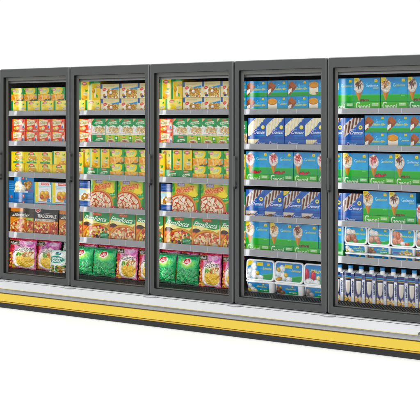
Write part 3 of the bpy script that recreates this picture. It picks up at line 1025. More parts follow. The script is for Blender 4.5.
def art_drink():
    a = Art(.07, .205, '#1c2f72', seed=75)
    a.grad(0, 0, .7, 1, '#14235c', '#0a1138'); a.mottle((a.U < .7) * 1., '#2c4794', .16, .58, .6)
    a.rect(0, .86, .68, .9, '#2f9ad0'); a.rect(.02, .8, .66, .84, '#caa84e', .8); a.rect(0, .93, .68, 1, '#24356f')
    a.heap(.0, .0, .68, .2, .1, 34, ['#e9c27a', '#f3dba8', '#d9a552', '#f8ecd0'], .8, .25)
    a.mottle((a.V > .17) * (a.V < .3) * (a.U < .68) * 1., '#a597c8', .12, .5, .6)
    a.poly([(.1, .74), (.62, .74), (.6, .46), (.54, .33), (.44, .27), (.28, .27), (.18, .33), (.12, .46)], '#b9b4ae')
    a.grad(.15, .3, .3, .7, '#b9b4ae', '#d8d4cc') if False else a.poly([(.14, .7), (.58, .7), (.56, .47), (.5, .36), (.42, .3), (.3, .3), (.22, .36), (.16, .47)], '#d9d3c8')
    a.poly([(.14, .7), (.3, .7), (.28, .4), (.22, .36), (.16, .47)], '#f1ede6', .8); a.ell(.36, .71, .23, '#f6f4ee', .3)
    a.rect(.7, 0, 1, 1, '#eceef4'); a.mottle((a.U > .7) * (a.V < .3) * 1., '#a9b2d0', .1, .5, .5); a.text('vanilino', .22, .485, 1.46, .55, '#15245e', .1, 3, 90); a.rect(.69, .0, 1, .14, '#d9dbe2'); a.rect(.685, 0, .7, 1, '#9aa2bd')
    a.rect(.7, .8, 1, .97, '#1c2c6c', .8)
    return a


def art_drink_side():
    a = Art(.07, .205, '#dfe2ea', seed=76, ppm=400)
    a.rect(0, 0, 1, .2, '#e6d3a8'); a.rect(0, .9, 1, 1, '#2b3d80'); a.lines(.1, .25, .9, .85, 12, '#5a6ba0', .7)
    return a

# ------------------------------------------------------------------ the cabinet
GAPS = [-.741, 0., .764, 1.495, 2.224, 2.964]      # door edges along the case
XL, XR = -.82, 3.045                               # inside of the end panels
Z = lambda h: EYE + h
DOOR_B, DOOR_T = Z(-1.303), Z(.438)
IN_B, IN_T = Z(-1.2535), Z(.369)
DECK = Z(-1.2365)
RAILS = [(.0955, .0545), (-.157, -.1985), (-.416, -.461), (-.677, -.7185), (-.921, -.971)]
SHELF_TOP = [Z(b + .014) for _, b in RAILS] + [DECK]

cab = empty('freezer_cabinet', (0, 0, 0))
cab['label'] = 'long dark grey upright display freezer with five glass doors and a yellow base panel'
cab['category'] = 'freezer'

# body: back, sides, top, floor deck
b = MB()
b.box(XL, XR, .80, .86, .10, Z(.41), 0)                       # back
b.box(XL, XR, .062, .80, Z(.385), Z(.41), 0)                   # ceiling
b.box(XL, XR, .15, .80, .10, DECK - .001, 1)                   # deck
b.box(XL, XR, -.02, .15, .10, DOOR_B - .012, 1)
b.build('liner', [M['inner'], M['liner']], cab)
for x0, x1 in ((XL - .045, XL), (XR, XR + .045)):
    e = MB()
    e.box(x0, x1, .0, .86, .062, DOOR_T)
    e.build('end_panel', M['frame'], cab, bevel=.004)
b = MB()
b.box(XL, XR, .045, .86, Z(.412), DOOR_T - .004)
b.box(XL, XR, .045, .061, Z(.335), Z(.411))
b.build('canopy', M['frame'], cab)
b = MB()
b.prism_x([(.066, Z(.322)), (.105, Z(.330)), (.105, Z(.382)), (.066, Z(.382))], XL + .002, XR - .002)
b.build('header', M['header'], cab)
# air grille along the front of the deck
b = MB()
b.prism_x([(.052, DECK - .020), (.146, DECK - .012), (.146, DECK - .016), (.052, DECK - .024)], XL, XR, 1)
n = int((XR - XL) / .017)
for i in range(n):
    x = XL + (i + .25) * .017
    b.add([(x, .055, DECK - .019), (x + .007, .055, DECK - .019), (x + .013, .145, DECK - .011), (x + .006, .145, DECK - .011),
           (x, .055, DECK - .011), (x + .007, .055, DECK - .011), (x + .013, .145, DECK - .003), (x + .006, .145, DECK - .003)],
          [(4, 5, 6, 7), (0, 1, 5, 4), (1, 2, 6, 5), (2, 3, 7, 6), (3, 0, 4, 7)], 0)
b.box(XL, XR, .146, .1495, DECK - .02, DECK + .001, 0)
b.box(XL, XR, .049, .0535, DECK - .022, DECK - .009, 0)
b.build('air_grille', [M['grille'], M['inner']], cab)

# base: white ledge, thin yellow line, steel bumper, yellow panel, black kick
XA, XB = XL - .045, XR + .045
b = MB(); b.prism_x([(.0, DOOR_B - .006), (-.008, DOOR_B - .007), (-.091, .1685), (-.091, .160), (.0, .160)], XA, XB)
ledge = b.build('ledge', M['white'], cab, bevel=.002)
b = MB(); b.prism_x([(-.0895, .1705), (-.0925, .1685), (-.0925, .1662), (-.089, .1662)], XA, XB)
b.build('trim_line', M['palegold'], cab)
b = MB(); b.prism_x([(-.0905, .1655), (-.097, .163), (-.107, .1565), (-.114, .1495), (-.119, .1435), (-.1205, .1405), (-.1185, .1395), (-.09, .1395)], XA, XB)
b.build('bumper_rail', M['steel'], cab)
b = MB()
b.prism_x([(-.114, .139), (-.114, .058), (-.08, .058), (-.08, .139)], XA + .001, XB - .001, 1)
b.prism_x([(-.1165, .1318), (-.1200, .1295), (-.1215, .072), (-.119, .0705), (-.1145, .0705), (-.1145, .1318)], XA, XB, 0)
b.prism_x([(-.1195, .0665), (-.1205, .0655), (-.1185, .0585), (-.1145, .0585), (-.1145, .0665)], XA, XB, 2)
b.build('front_panel', [M['yellow'], M['groove'], M['gold']], cab)
b = MB()
b.prism_x([(-.1, .0575), (-.1, .036), (-.092, .034), (-.092, .010), (.86, .010), (.86, .1), (-.079, .1), (-.079, .0575)], XA, XB)
b.build('kick_plate', M['kick'], cab, bevel=.002)
# seam caps of the ledge
b = MB(); b.prism_x([(-.0935, .1745), (-.0945, .168), (-.07, .1835), (-.07, .1855)], 2.895, 2.907)
b.build('joint_plate', M['edge'], cab)
# door sill: gasket and metal line under the doors
b = MB()
b.box(XL, XR, -.006, .03, DOOR_B - .0055, DOOR_B - .0025, 0)
b.box(XL, XR, .0, .03, DOOR_B - .0024, DOOR_B - .0004, 1)
b.build('door_sill', [M['steel'], M['gasket']], cab)

# mullions with their light strips
for g in GAPS:
    b = MB(); b.box(g - .042, g + .042, .0455, .0615, IN_B - .01, Z(.3345))
    m_ = b.build('mullion', M['gasket'], cab)
    b = MB(); b.box(g + .006, g + .03, .0625, .069, DECK + .03, Z(.30))
    b.build('light_strip', M['led'], m_)


def ring(x0, x1, z0, z1, r, y):
    return [(x, y, z) for x, z in rrect(x0, x1, z0, z1, r)]


def make_door(x0, x1):
    a, c = x0 + .006, x1 - .006
    o, i = (a, c, DOOR_B, DOOR_T), (x0 + .043, x1 - .042, IN_B, IN_T)
    sh = lambda q, k: (q[0] + k, q[1] - k, q[2] + k, q[3] - k)
    d = MB()
    L = [ring(*o, .010, .042), ring(*o, .010, .005), ring(*sh(o, .0015), .010, .0015), ring(*sh(o, .005), .008, 0),
         ring(*sh(i, -.003), .007, 0), ring(*sh(i, -.001), .006, .0012), ring(*i, .006, .004), ring(*i, .006, .042)]
    d.loops(L, [1, 1, 1, 0, 0, 2, 2, 2], closed=True)
    door = d.build('door', [M['frame'], M['edge'], M['gasket']], cab)
    # inner spacer round the pane
    j = (i[0] + .020, i[1] - .020, i[2] + .006, i[3] - .028)
    d = MB()
    L = [ring(*sh(i, .0005), .004, .041), ring(*sh(i, .0005), .004, .031), ring(*j, .003, .033), ring(*j, .003, .041)]
    d.loops(L, [0] * 4, closed=True)
    d.build('spacer_frame', M['spacer'], door)
    d = MB()
    d.add([(j[0] - .004, .0365, j[2] - .004), (j[1] + .004, .0365, j[2] - .004), (j[1] + .004, .0365, j[3] + .004), (j[0] - .004, .0365, j[3] + .004)], [(0, 1, 2, 3)])
    d.build('glass_pane', M['glass'], door)
    # bar handle on the left stile
    hx, z0, z1 = x0 + .016, Z(-.462), Z(-.243)
    d = MB()
    prof = rrect(hx - .0075, hx + .0075, -.026, -.014, .005, 3)
    d.loops([[(x, y, z) for x, y in prof] for z in (z0, z0 + .004, z1 - .004, z1)], [0] * 3, cap0=True, cap1=True)
    d.box(hx - .006, hx + .006, -.015, -.0002, z1 - .03, z1 - .012, 0)
    d.box(hx - .006, hx + .006, -.015, -.0002, z0 + .012, z0 + .03, 0)
    h = d.build('handle', M['handle'], door, bevel=.0015)
    d = MB()
    prof = rrect(hx - .0078, hx + .0078, -.0265, -.0002, .005, 3)
    d.loops([[(x, y, z) for x, y in prof] for z in (z0 - .016, z0 - .0005)], [0], cap0=True, cap1=True)
    d.build('end_cap', M['cap'], h, bevel=.0015)
    # hinge at the foot, hinge pin at the head
    d = MB()
    px = x0 + .012
    el = [(px + .058 * math.cos(t), -.004 + .020 * math.sin(t)) for t in [k * math.tau / 24 for k in range(24)]]
    d.loops([[(x, y - .014, z - .12 * (-(y - .02)) * .0) for x, y in el] for z in (DOOR_B - .010, DOOR_B - .0062)]
            + [[(px + (x - px) * .9, y * .9 - .014, DOOR_B - .0045) for x, y in el]], [0, 0], cap0=True, cap1=True)
    d.build('hinge_plate', M['hinge'], door, smooth=False)
    d = MB()
    cy = [(x0 + .005 * math.cos(t), .02 + .005 * math.sin(t)) for t in [k * math.tau / 12 for k in range(12)]]
    d.loops([[(x, y, z) for x, y in cy] for z in (DOOR_T - .038, DOOR_T - .014)], [0], cap0=True, cap1=True)
    d.build('hinge_pin', M['cap'], door)
    return door


for k in range(5):
    make_door(GAPS[k], GAPS[k + 1])

# shelves with price rails
for k in range(5):
    x0 = GAPS[k] + .004 if k else -.778
    x1 = GAPS[k + 1] - .004 if k < 4 else XR - .02
    for t, bt in RAILS:
        s = MB()
        s.box(x0, x1, .127, .72, Z(bt) + .002, Z(bt) + .0135)
        sh = s.build('shelf', M['shelf'], cab)
        r = MB()
        zt, zb = Z(t), Z(bt)
        r.prism_x([(.1205, zb + .003), (.118, zb + .005), (.1225, zt - .003), (.1245, zt), (.1262, zt), (.1262, zb + .003)], x0, x1, 0)
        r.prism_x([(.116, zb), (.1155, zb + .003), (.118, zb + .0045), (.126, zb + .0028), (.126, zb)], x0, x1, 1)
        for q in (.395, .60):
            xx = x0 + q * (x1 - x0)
            r.add([(xx, .1172, zb + .006), (xx + .008, .1172, zb + .006), (xx + .008, .1212, zt - .0035), (xx, .1212, zt - .0035)], [(0, 1, 2, 3)], 1)  # pale upright strips stand in for light reflections on the rail
        r.build('price_rail', [M['rail'], M['railedge_glint']], sh)

# ------------------------------------------------------------------ the goods
FRONT = .147
KINDS = {}


def kind(key, mesh, name, cat, desc, group, w, h):
    KINDS[key] = dict(mesh=mesh, name=name, cat=cat, desc=desc, group=group, w=w, h=h)


def box_kind(key, art, d, side, desc, group, name='food_box', cat='food box', top=None, side_art=None):
    kind(key, carton_mesh(name, art, d, side, top, side_art), name, cat, desc, group, art.w, art.h)


box_kind('nugget', art_nugget(), .19, '#1c8a46', 'green and orange nugget box', 'green and orange nugget boxes')
box_kind('yellow', art_yellow(), .19, '#eccb3c', 'yellow box with green end stripe', 'yellow boxes with green end stripe')
box_kind('upright', art_yellow_upright(), .2, '#e8bf35', 'tall yellow croquette box', 'tall yellow boxes')
box_kind('upright2', art_yellow_upright(True, 15), .2, '#e8bf35', 'tall yellow box with green top', 'tall yellow boxes')
box_kind('red', art_red(), .19, '#d63c2a', 'red box with cream lettering', 'red boxes with cream lettering')
box_kind('fillet', art_fillet(), .19, '#ecce45', 'yellow golden fillet box', 'yellow golden fillet boxes')
box_kind('bluefood', art_blue_nuggets(), .2, '#1568ae', 'blue box picturing creamy bites', 'blue boxes')
box_kind('bluespine', art_blue_spine(), .2, '#1568ae', 'flat blue box with red mark', 'flat blue boxes stacked', cat='food box')
box_kind('bluetall', art_blue_tall(), .12, '#1568ae', 'narrow plain blue box', 'blue boxes')
box_kind('white', art_white_gold(), .1, '#d9e6ea', 'white box with yellow strip', 'white and yellow boxes')
box_kind('pizzagrey', art_pizza_grey(), .035, '#6f4a30', 'orange and charcoal pizza box', 'orange and charcoal pizza boxes', 'pizza_box', 'pizza box')
box_kind('pizzatrad', art_pizza_trad(), .035, '#231b19', 'black TRADIZIONALE salami pizza box', 'black pizza boxes', 'pizza_box', 'pizza box')
box_kind('beige', art_snack_beige(), .19, '#ded0a2', 'beige golden snack box', 'beige golden snack boxes')
box_kind('rice', art_rice(), .15, '#0f8a48', 'green and white rice box', 'green and white rice boxes')
box_kind('riceflat', art_rice_flat(), .15, '#0f8a48', 'flat green Grand box', 'flat green boxes')
box_kind('lime', art_lime(), .15, '#93bf3b', 'flat lime green box', 'flat lime green boxes')
box_kind('bluebowl', art_blue_bowl(), .12, '#17428a', 'tall navy and cream box', 'tall navy boxes')
box_kind('margherita', art_margherita(), .035, '#2b8f3c', 'green MARGHERITA pizza box', 'green margherita pizza boxes', 'pizza_box', 'pizza box')
box_kind('rocca', art_rocca(0), .035, '#c9862f', 'PizzaRocca box with green label', 'green and yellow pizza boxes', 'pizza_box', 'pizza box')
box_kind('rocca2', art_rocca(1), .035, '#b8692f', 'PizzaRocca box with orange corner', 'green and yellow pizza boxes', 'pizza_box', 'pizza box')
ice = dict(name='ice_cream_box', cat='ice cream box')
box_kind('bar', art_bar(), .16, '#148fc9', 'cyan chocolate bar box', 'cyan chocolate bar boxes', **ice)
box_kind('biscuit', art_biscuit(), .16, '#148fc9', 'cyan biscuit sandwich box', 'cyan biscuit sandwich boxes', **ice)
box_kind('creamstick', art_stick(True), .15, '#174fa4', 'blue box of cream sticks', 'blue boxes of cream sticks', **ice)
box_kind('darkstick', art_stick(False, False, 44), .15, '#174fa4', 'blue box of chocolate sticks', 'blue boxes of chocolate sticks', **ice)
box_kind('darkstick2', art_stick(False, True, 45), .15, '#174fa4', 'chocolate stick box with yellow corner', 'blue boxes of chocolate sticks', **ice)
box_kind('creamflat', art_stick_flat(True, True, 46), .15, '#174fa4', 'flat blue box showing cream sticks', 'flat blue stick boxes', **ice)
box_kind('plainflat', art_stick_flat(True, False, 47), .15, '#174fa4', 'flat plain blue lettered box', 'flat blue stick boxes', **ice)
box_kind('darkflat', art_stick_flat(False, True, 48), .15, '#174fa4', 'flat blue box showing chocolate', 'flat blue stick boxes', **ice)
for q, t in (('red', 'strawberry'), ('brown', 'dark chocolate'), ('caramel', 'caramel'), ('choc', 'chocolate nut')):
    box_kind('cone_' + q, art_cone(q), .15, '#1391cc', t + ' cone box', 'ice cream cone boxes', **ice)
box_kind('geoni', art_geoni(), .15, '#43a832', 'bright green Geoni box', 'flat green boxes lettered Geoni', **ice)
box_kind('geonidark', art_geoni(True), .15, '#26923f', 'dark green Geoni box', 'flat green boxes lettered Geoni', **ice)
bag = dict(cat='bag')
for k_, a_, dp, bk, nm, ds, gr in (('soup', art_julienne(0), .03, '#c02a50', 'soup_bag', 'pink Julienne bag', 'pink Julienne bags'),
                                   ('soup2', art_julienne(1), .03, '#c02a50', 'soup_bag', 'pink Julienne bag', 'pink Julienne bags'),
                                   ('veg', art_mixed_veg(), .035, '#dfe8e0', 'vegetable_bag', 'small white mixed vegetable bag', 'vegetable bags'),
                                   ('peas', art_peas(), .045, '#128a50', 'pea_bag', 'green bag of peas', 'green bags of peas')):
    kind(k_, bag_mesh(nm, a_, dp, bk, len(k_) + 3), nm, 'bag', ds, gr, a_.w, a_.h)


def tub_kind(key, w, h, d, side, desc, group, lid_art=None, rim=.012, standing=False):
    """white tub with a lid; upright (label on the front wall) or standing on its edge, lid to the front. Parts: tub mesh > lid, printed_label"""
    t = empty('ice_cream_tub')
    body = MB()
    if standing:        # lid faces -y; bowl goes back
        L = []
        for y, k in ((.012, .006), (.02, .008), (d, .022)):
            L.append([(x, y, z) for x, z in rrect(k, w - k, k, h - k, .022, 6)])
        body.loops(L, [0, 0], cap0=True, cap1=True)
        lid = MB()
        L = []
        for y, k in ((.014, .0), (.004, .0), (.0, .003), (.0, .0085), (.0025, .0105)):
            L.append([(x, y, z) for x, z in rrect(k, w - k, k, h - k, .026 - k * .6, 8)])
        lid.loops(L, [0] * 4, cap0=True, cap1=True)
        art = lid_art
        ox, oz, oy = (w - art.w) / 2, (h - art.h) / 2, .0018
        rad = .018
    else:
        L = []
        for z, k in ((0, .012), (.004, .010), (h - rim, .002)):
            L.append([(x, y, z) for x, y in rrect(k, w - k, k, d - k, .02, 6)])
        body.loops(L, [0, 0], cap0=True, cap1=True)
        lid = MB()
        L = []
        for z, k in ((h - rim, .0), (h - rim, -.003), (h - .003, -.003), (h, .0), (h, .008), (h - .002, .010)):
            L.append([(x, y, z) for x, y in rrect(k, w - k, k, d - k, .022, 6)])
        lid.loops(L, [0] * 5, cap0=True, cap1=True)
        art = lid_art
        ox, oz, oy = (w - art.w) * .3, .004, None
        rad = .004
    o1 = body.build('bowl', M['tub'], t, smooth=False)
    o2 = lid.build('lid', M['tub'], t)
    X, Zc = art.U * art.w, art.V * art.h
    dx = np.maximum(np.abs(X - art.w / 2) - (art.w / 2 - rad), 0)
    dz = np.maximum(np.abs(Zc - art.h / 2) - (art.h / 2 - rad), 0)
    inside = (dx ** 2 + dz ** 2) <= rad ** 2 * 1.02
    F = [f for f in grid_faces(art.nx, art.ny).tolist() if all(inside.ravel()[i] for i in f)]
    zz = Zc + oz
    yy = np.full(X.shape, oy) if standing else .0112 - (zz / (h - rim)) * .009 - .0022
    me = colour_mesh('printed_label', np.stack([(X + ox).ravel(), yy.ravel(), zz.ravel()], 1), F, art.lin().reshape(-1, 3), M['print'])
    o3 = link('printed_label', me, o2 if standing else o1)
    KINDS[key] = dict(tree=t, name='ice_cream_tub', cat='ice cream tub', desc=desc, group=group, w=w, h=h, used=False)


for q, ds in (('lemon', 'tub lid with yellow corner flash'), ('lemon2', 'lemon tub lid beside yellow square'), ('rasp', 'tub lid with raspberries')):
    tub_kind('lid_' + q, .228, .152, .1, None, ds, 'white ice cream tubs stood on edge', art_tub_lid(q), standing=True)
for q, ds in enumerate(('white tub with vanilla scoops', 'white tub with chocolate pieces', 'white tub with grey scoops')):
    tub_kind('tub%d' % q, .222, .085, .15, None, ds, 'white ice cream tubs lying flat', art_tub_side(q, .165, .066))
for q, ds in enumerate(('scoops lid with brown scoops', 'scoops lid with pale scoops', 'scoops lid with pink scoops')):
    tub_kind('scoop%d' % q, .168, .128, .07, None, ds, 'ice cream tubs with scoops on the lid', art_scoops(q), standing=True)
for q, kk, ds in ((0, 2, 'small tub with grey scoops'), (1, 1, 'small tub with chocolate pieces'), (2, 3, 'small tub with biscuit pieces'), (3, 0, 'small tub with vanilla scoops')):
    tub_kind('small%d' % q, .164, .0585, .12, None, ds, 'small flat ice cream tubs', art_tub_side(kk, .138, .043), rim=.010)


def drink_kind():
    t = empty('drink_carton')
    w, d, h = .07, .07, .197
    a, sa = art_drink(), art_drink_side()
    a.h = sa.h = h
    o = link('carton_body', carton_mesh('carton_body', a, d, '#d9dce6', '#e6e7ea', sa), t)
    r = MB()
    r.add([(0, 0, h + .0003), (w, 0, h + .0003), (w, d, h + .0003), (0, d, h + .0003), (0, d * .55, h + .011), (w, d * .55, h + .011), (w, d, h + .012), (0, d, h + .012)],
          [(0, 1, 5, 4), (4, 5, 6, 7), (1, 2, 6, 5), (2, 3, 7, 6), (3, 0, 4, 7), (3, 2, 1, 0)])
    r.build('carton_top', M['tub'], t)
    cx, cy = .034, .026
    circ = lambda rr, z, n=24: [(cx + rr * math.cos(k * math.tau / n), cy + rr * math.sin(k * math.tau / n), z) for k in range(n)]
    s = MB(); s.loops([circ(.0175, h + .002), circ(.0175, h + .018), circ(.015, h + .024), circ(.015, h + .03)], [0] * 3, cap0=True, cap1=True)
    sp = s.build('spout', M['tub'], t)
    c = MB()
    L = [circ(.0165, h + .0285)]
    L += [[(cx + (.0168 if k % 2 else .0158) * math.cos(k * math.tau / 24), cy + (.0168 if k % 2 else .0158) * math.sin(k * math.tau / 24), z) for k in range(24)] for z in (h + .03, h + .047)]
    L += [circ(.0145, h + .0495), circ(.006, h + .0495)]
    c.loops(L, [0] * 4, cap0=True, cap1=True)
    c.build('screw_cap', M['cyancap'], sp)
    KINDS['drink'] = dict(tree=t, name='drink_carton', cat='drink carton', desc='navy carton with blue cap', group='navy drink cartons with blue caps', w=.0735, h=.25, used=False)


drink_kind()


def copy_tree(o, parent=None):
    c = o.copy()
    COL.objects.link(c)
    c.parent = parent
    for ch in o.children:
        copy_tree(ch, c)
    return c


SHELF_WORD = ['top', 'second', 'third', 'fourth', 'fifth', 'bottom']
DOOR_WORD = ['leftmost', 'second', 'middle', 'fourth', 'rightmost']
ORD = ['first', 'second', 'third', 'fourth', 'fifth', 'sixth', 'seventh', 'eighth', 'ninth', 'tenth', 'eleventh']
PLACED = []
rnd = random.Random(5)


def put(key, door, shelf, px0, px1, z=0., layer='', y=FRONT, rx=0., hscale=None, fit=True, jit=1.):
    """stand one thing of a kind between two columns of the shelf front; z above the shelf"""
    K = KINDS[key]
    x0, x1 = wall_x(px0, y), wall_x(px1, y)
    if 'tree' in K:
        if K['used']:
            o = copy_tree(K['tree'])
        else:
            o, K['used'] = K['tree'], True
    else:
        o = bpy.data.objects.new(K['name'], K['mesh'])
        COL.objects.link(o)
    wd = x1 - x0 - .0015
    s = wd / K['w']
    if not fit:
        s = 1.
    o.scale = (s, 1, hscale or 1)
    rz = math.radians(rnd.uniform(-.9, .9)) * jit
    yj = y + rnd.uniform(0, .006) * jit + (abs(rz) * wd if rz > 0 else 0) * 0
    o.location = (x0 + (rnd.uniform(0, .001)), yj, SHELF_TOP[shelf] + z + .0006)
    o.rotation_euler = (math.radians(rx), 0, rz)
    o['category'] = K['cat']
    o['group'] = K['group']
    PLACED.append((o, K['desc'], door, shelf, layer, x0))
    return o


def row(key, door, shelf, edges, z=0., layer='', **kw):
    keys = key if isinstance(key, (list, tuple)) else [key] * (len(edges) - 1)
    for k, a_, b_ in zip(keys, edges, edges[1:]):
        put(k, door, shelf, a_, b_, z, layer, **kw)


# first door
row('yellow', 0, 0, [11, 25.5, 39.4, 53.5, 67.6], 0, 'lower')
row('nugget', 0, 0, [11.1, 23.8, 37.5, 50.9, 64.6], .108, 'upper')
row('red', 0, 1, [11.4, 24.9, 37.5, 50.7, 64.6], 0, 'lower'); row('red', 0, 1, [11.4, 24.9, 37.5, 50.7, 64.6], .105, 'upper')
row('fillet', 0, 2, [11, 24.4, 38.2, 51.8, 65.4], 0, 'lower')
row(['fillet'] * 3 + ['yellow'], 0, 2, [11, 24.4, 38.2, 52.2, 66], .099, 'upper')
put('bluetall', 0, 3, 8.2, 14.0, 0, '', hscale=.91)
put('bluespine', 0, 3, 14.2, 33.4, 0, 'lower'); put('bluespine', 0, 3, 14.2, 33.4, .056, 'upper'); put('bluefood', 0, 3, 14.1, 33.8, .112)
row('white', 0, 3, [34, 51, 68], 0)
put('pizzagrey', 0, 4, 9.6, 32.9, 0, rx=-3); put('pizzatrad', 0, 4, 33, 57.8, 0, rx=-3); put('pizzagrey', 0, 4, 58, 81.5, 0, rx=-3)
put('soup', 0, 5, 7.8, 36, 0, y=.165, rx=-5); put('soup2', 0, 5, 34.5, 60, 0, y=.2, rx=-5)
put('veg', 0, 5, 49.3, 64.8, 0, y=.148, rx=-8); put('veg', 0, 5, 62.5, 72, .0, y=.235, rx=-3, hscale=1.32)

# second and third doors hold the same goods
for dr, e in ((1, dict(up=[78.7, 89, 99.8], low=[71, 85.3, 100.3], bg=[100.3, 119.1, 137.5, 156], red=[77.6, 91.2], rice=[91.5, 105.1, 118.9, 132.8, 146.6],
                       sl=[73.5, 83.2], kk=[79.8, 89.3, 99.4, 109.5], rf=[83, 97, 109.6], ng=[109.7, 124.2, 138.8, 153], bb=[79.2, 89.8], mg=[90.1, 116.9, 144.6],
                       ro=[82, 108.7, 135, 162.6], pk=[77, 98, 117], pe=[68.5, 91.8, 115], ju=[115.2, 137.3, 158])),
              (2, dict(up=[160, 170.9, 182.2], low=[151, 165.4, 182.2], bg=[182.4, 201.8, 220.3, 238.6], red=[158.6, 172.7], rice=[173, 187, 201.9, 216.6, 231],
                       sl=[154.5, 164.6], kk=[160.6, 171, 181.5, 192.1], rf=[164.2, 178.5, 192.2], ng=[192.4, 207.9, 223.8, 239.5], bb=[160.4, 171.2], mg=[171.4, 200, 229.6],
                       ro=[163.8, 191.2, 219.6, 245.2], pk=[160, 181, 200], pe=[151.5, 175.2, 198.3], ju=[198.2, 221.2, 243]))):
    row(['upright', 'upright2'], dr, 0, e['up'], .1075, '')
    row('yellow', dr, 0, e['low'], 0, 'lower')
    row('beige', dr, 0, e['bg'], 0, 'lower'); row('beige', dr, 0, e['bg'], .117, 'upper')
    row('red', dr, 1, e['red'], 0, 'lower'); row('red', dr, 1, e['red'], .105, 'upper')
    row(['riceflat', 'lime', 'lime', 'lime'], dr, 1, e['rice'], 0, '')
    row('rice', dr, 1, e['rice'], .0825, '')
    put('upright', dr, 2, *e['sl'], 0, 'lower', hscale=1.36, y=.152)
    row('riceflat', dr, 2, e['rf'], 0, '')
    put('yellow', dr, 2, e['kk'][0], e['kk'][1], .0825, '', hscale=1.38, y=.17)
    row('upright', dr, 2, e['kk'][1:], .0825, 'upper')
    row('nugget', dr, 2, e['ng'], 0, 'lower', hscale=1.07); row('nugget', dr, 2, e['ng'], .116, 'upper', hscale=1.07)
    put('bluebowl', dr, 3, *e['bb'], 0)
    row('margherita', dr, 3, e['mg'], 0, rx=-2)
    row(['rocca', 'rocca2', 'rocca'], dr, 4, e['ro'], 0, rx=-2)
    row(['soup', 'soup2'], dr, 5, e['pk'], 0, 'back', y=.225, rx=-1, hscale=.985)
    row('peas', dr, 5, e['pe'], 0, y=.165, rx=-9, hscale=.95)
    row(['soup', 'soup2'], dr, 5, e['ju'], 0, 'front', y=.165, rx=-5)

# fourth door
row(['bar', 'bar', 'biscuit', 'bar', 'biscuit'], 3, 0, [239.6, 246.2, 267.2, 287.6, 308.4, 328.6], 0, 'lower')
row(['bar', 'bar', 'bar', 'bar', 'biscuit'], 3, 0, [239.6, 246.2, 267.4, 287.8, 308.9, 328.6], .1145, 'upper')
put('rice', 3, 1, 236, 247.2, 0, '', hscale=1.5, y=.165)
row(['creamflat', 'plainflat', 'plainflat', 'creamflat'], 3, 1, [247.8, 266, 284.4, 305.6, 324], 0, '')
row('creamstick', 3, 1, [247.8, 266, 284.4, 304.5, 323.6], .0625, '')
put('upright', 3, 2, 240.6, 245.4, 0, '', hscale=1.4, y=.16)
row(['geoni', 'geonidark', 'geoni', 'geonidark'], 3, 2, [245.8, 269, 293.2, 317.4, 342.2], 0, '')
row('cone_red', 3, 2, [245.8, 269, 293.2, 317.4, 342.2], .0705, '')
put('rice', 3, 3, 236, 245.4, 0, '', hscale=1.5, y=.165)
row('darkflat', 3, 3, [245.8, 264.2, 283, 301.4, 320.4], 0, '')
row(['darkstick', 'darkstick', 'darkstick2', 'darkstick'], 3, 3, [245.8, 264.2, 283, 301.4, 320.4], .0625, '')
row(['geoni', 'geonidark', 'geoni', 'geonidark'], 3, 4, [245.6, 269.4, 293.2, 318.3, 343.4], 0, '')
row(['cone_caramel', 'cone_caramel', 'cone_choc', 'cone_red'], 3, 4, [245.6, 269.4, 293.2, 318.3, 343.4], .0705, '')
row(['tub0', 'tub1', 'tub2'], 3, 5, [245.6, 274, 303.4, 333], 0, '', y=.155)
row(['lid_lemon', 'lid_lemon2', 'lid_rasp'], 3, 5, [245.4, 273.6, 302.9, 332], .0852, '', y=.158, rx=-6, jit=.5)

# fifth door
row(['geonidark', 'geoni', 'geoni', 'geonidark'], 4, 0, [330, 354, 380.4, 407.6, 433], 0, '')
row(['cone_caramel', 'cone_brown', 'cone_caramel', 'cone_brown'], 4, 0, [330, 354, 380.4, 407.6, 433], .0705, '')
row('plainflat', 4, 1, [324.4, 343.3, 364], 0, ''); row('darkstick', 4, 1, [324.4, 343.3, 364.1], .0625, '')
row(['bar', 'biscuit', 'bar'], 4, 1, [364.3, 386.9, 410, 432], 0, 'lower'); row('bar', 4, 1, [364.3, 386.9, 410, 432], .1145, 'upper')
row(['geonidark', 'geoni', 'geoni'], 4, 2, [342.6, 368.6, 394.7, 421], 0, '')
row(['cone_caramel', 'cone_red', 'cone_brown'], 4, 2, [342.6, 368.6, 394.7, 421], .0705, '')
row('plainflat', 4, 3, [322, 342.2, 362.5], 0, ''); row('darkstick', 4, 3, [322, 342.2, 362.5], .0625, '')
row(['geoni', 'geonidark'], 4, 3, [362.8, 389, 416], 0, ''); row(['cone_caramel', 'cone_brown'], 4, 3, [362.8, 389, 416], .0705, '')
put('cone_red', 4, 3, 416.4, 432, 0, '')
row(['small0', 'small1', 'small0', 'small1'], 4, 4, [344.4, 367.4, 390.6, 415, 438], 0, 'lower')
row(['small3', 'small1', 'small2', 'small1'], 4, 4, [344.2, 367, 390.6, 415, 438], .0592, 'middle')
row(['scoop0', 'scoop1', 'scoop2', 'scoop1'], 4, 4, [343.9, 367, 390.4, 414.8, 438], .1182, 'upper', rx=-4, jit=.5)
row('drink', 4, 5, [333.6, 344.4, 355, 365.4, 376.2, 386.9, 397.4, 408, 418.6, 429], 0, y=.15, fit=False)

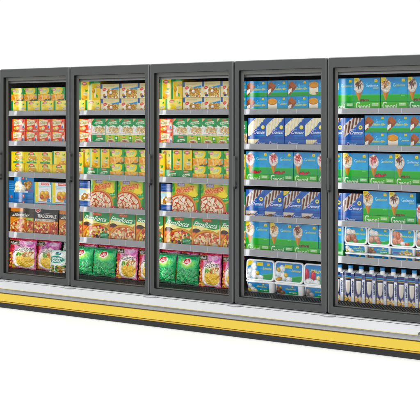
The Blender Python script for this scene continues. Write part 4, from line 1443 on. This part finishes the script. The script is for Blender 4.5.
# labels: what it is, then where it stands among its like
n_of = {}
for o, desc, dr, sh_, ly, x in PLACED:
    n_of.setdefault((desc, dr, sh_, ly), []).append(x)
for o, desc, dr, sh_, ly, x in PLACED:
    xs = sorted(n_of[(desc, dr, sh_, ly)])
    lays = {k[3] for k in n_of if k[:3] == (desc, dr, sh_)}
    t = desc
    if len(xs) > 1:
        t += ', %s from left' % ORD[xs.index(x)]
    if len(lays) > 1 and ly:
        t += ', %s layer' % ly if ly not in ('front', 'back') else ', %s row' % ly
    t += ', %s shelf, %s door' % (SHELF_WORD[sh_], DOOR_WORD[dr])
    o['label'] = t

# ------------------------------------------------------------------ floor, light, camera
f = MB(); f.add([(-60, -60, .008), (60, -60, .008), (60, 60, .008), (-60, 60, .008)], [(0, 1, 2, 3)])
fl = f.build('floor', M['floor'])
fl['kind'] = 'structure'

w = bpy.data.worlds.new('World')
SC.world = w
w.use_nodes = True
bg = w.node_tree.nodes['Background']
bg.inputs[0].default_value = (1, 1, 1, 1)
bg.inputs[1].default_value = 1.0


def area(name, loc, target, sx, sy, power, col=(1, 1, 1)):
    l = bpy.data.lights.new(name, 'AREA')
    l.shape = 'RECTANGLE'
    l.size, l.size_y = sx, sy
    l.energy = power
    l.color = col
    o = bpy.data.objects.new(name, l)
    COL.objects.link(o)
    o.location = loc
    o.rotation_euler = (Vector(target) - Vector(loc)).to_track_quat('-Z', 'Y').to_euler()
    return o


area('softbox', (2.2, -3.6, 4.8), (1.2, 0, .6), 5, 2.0, 40)

for lx in (-2.9, -.1, 1.4):
    area('ceiling_lamp', (lx, -2.1, 3.0), (lx, -.1, .15), .3, .3, 5)

cam = bpy.data.cameras.new('camera')
co = bpy.data.objects.new('camera', cam)
COL.objects.link(co)
co.location = (CAM[0], CAM[1], EYE)
co.rotation_euler = (math.radians(90), 0, YAW)
cam.sensor_width = 36
cam.lens = 36 * 1000 / 420
cam.shift_y = -88 / 420
cam.clip_end = 500
SC.camera = co
SC.view_settings.view_transform = 'Standard'
SC.view_settings.look = 'None'
SC.view_settings.exposure = 0
SC.cycles.max_bounces = 8
SC.cycles.transparent_max_bounces = 8
SC.cycles.diffuse_bounces = 4
SC.cycles.use_denoising = True
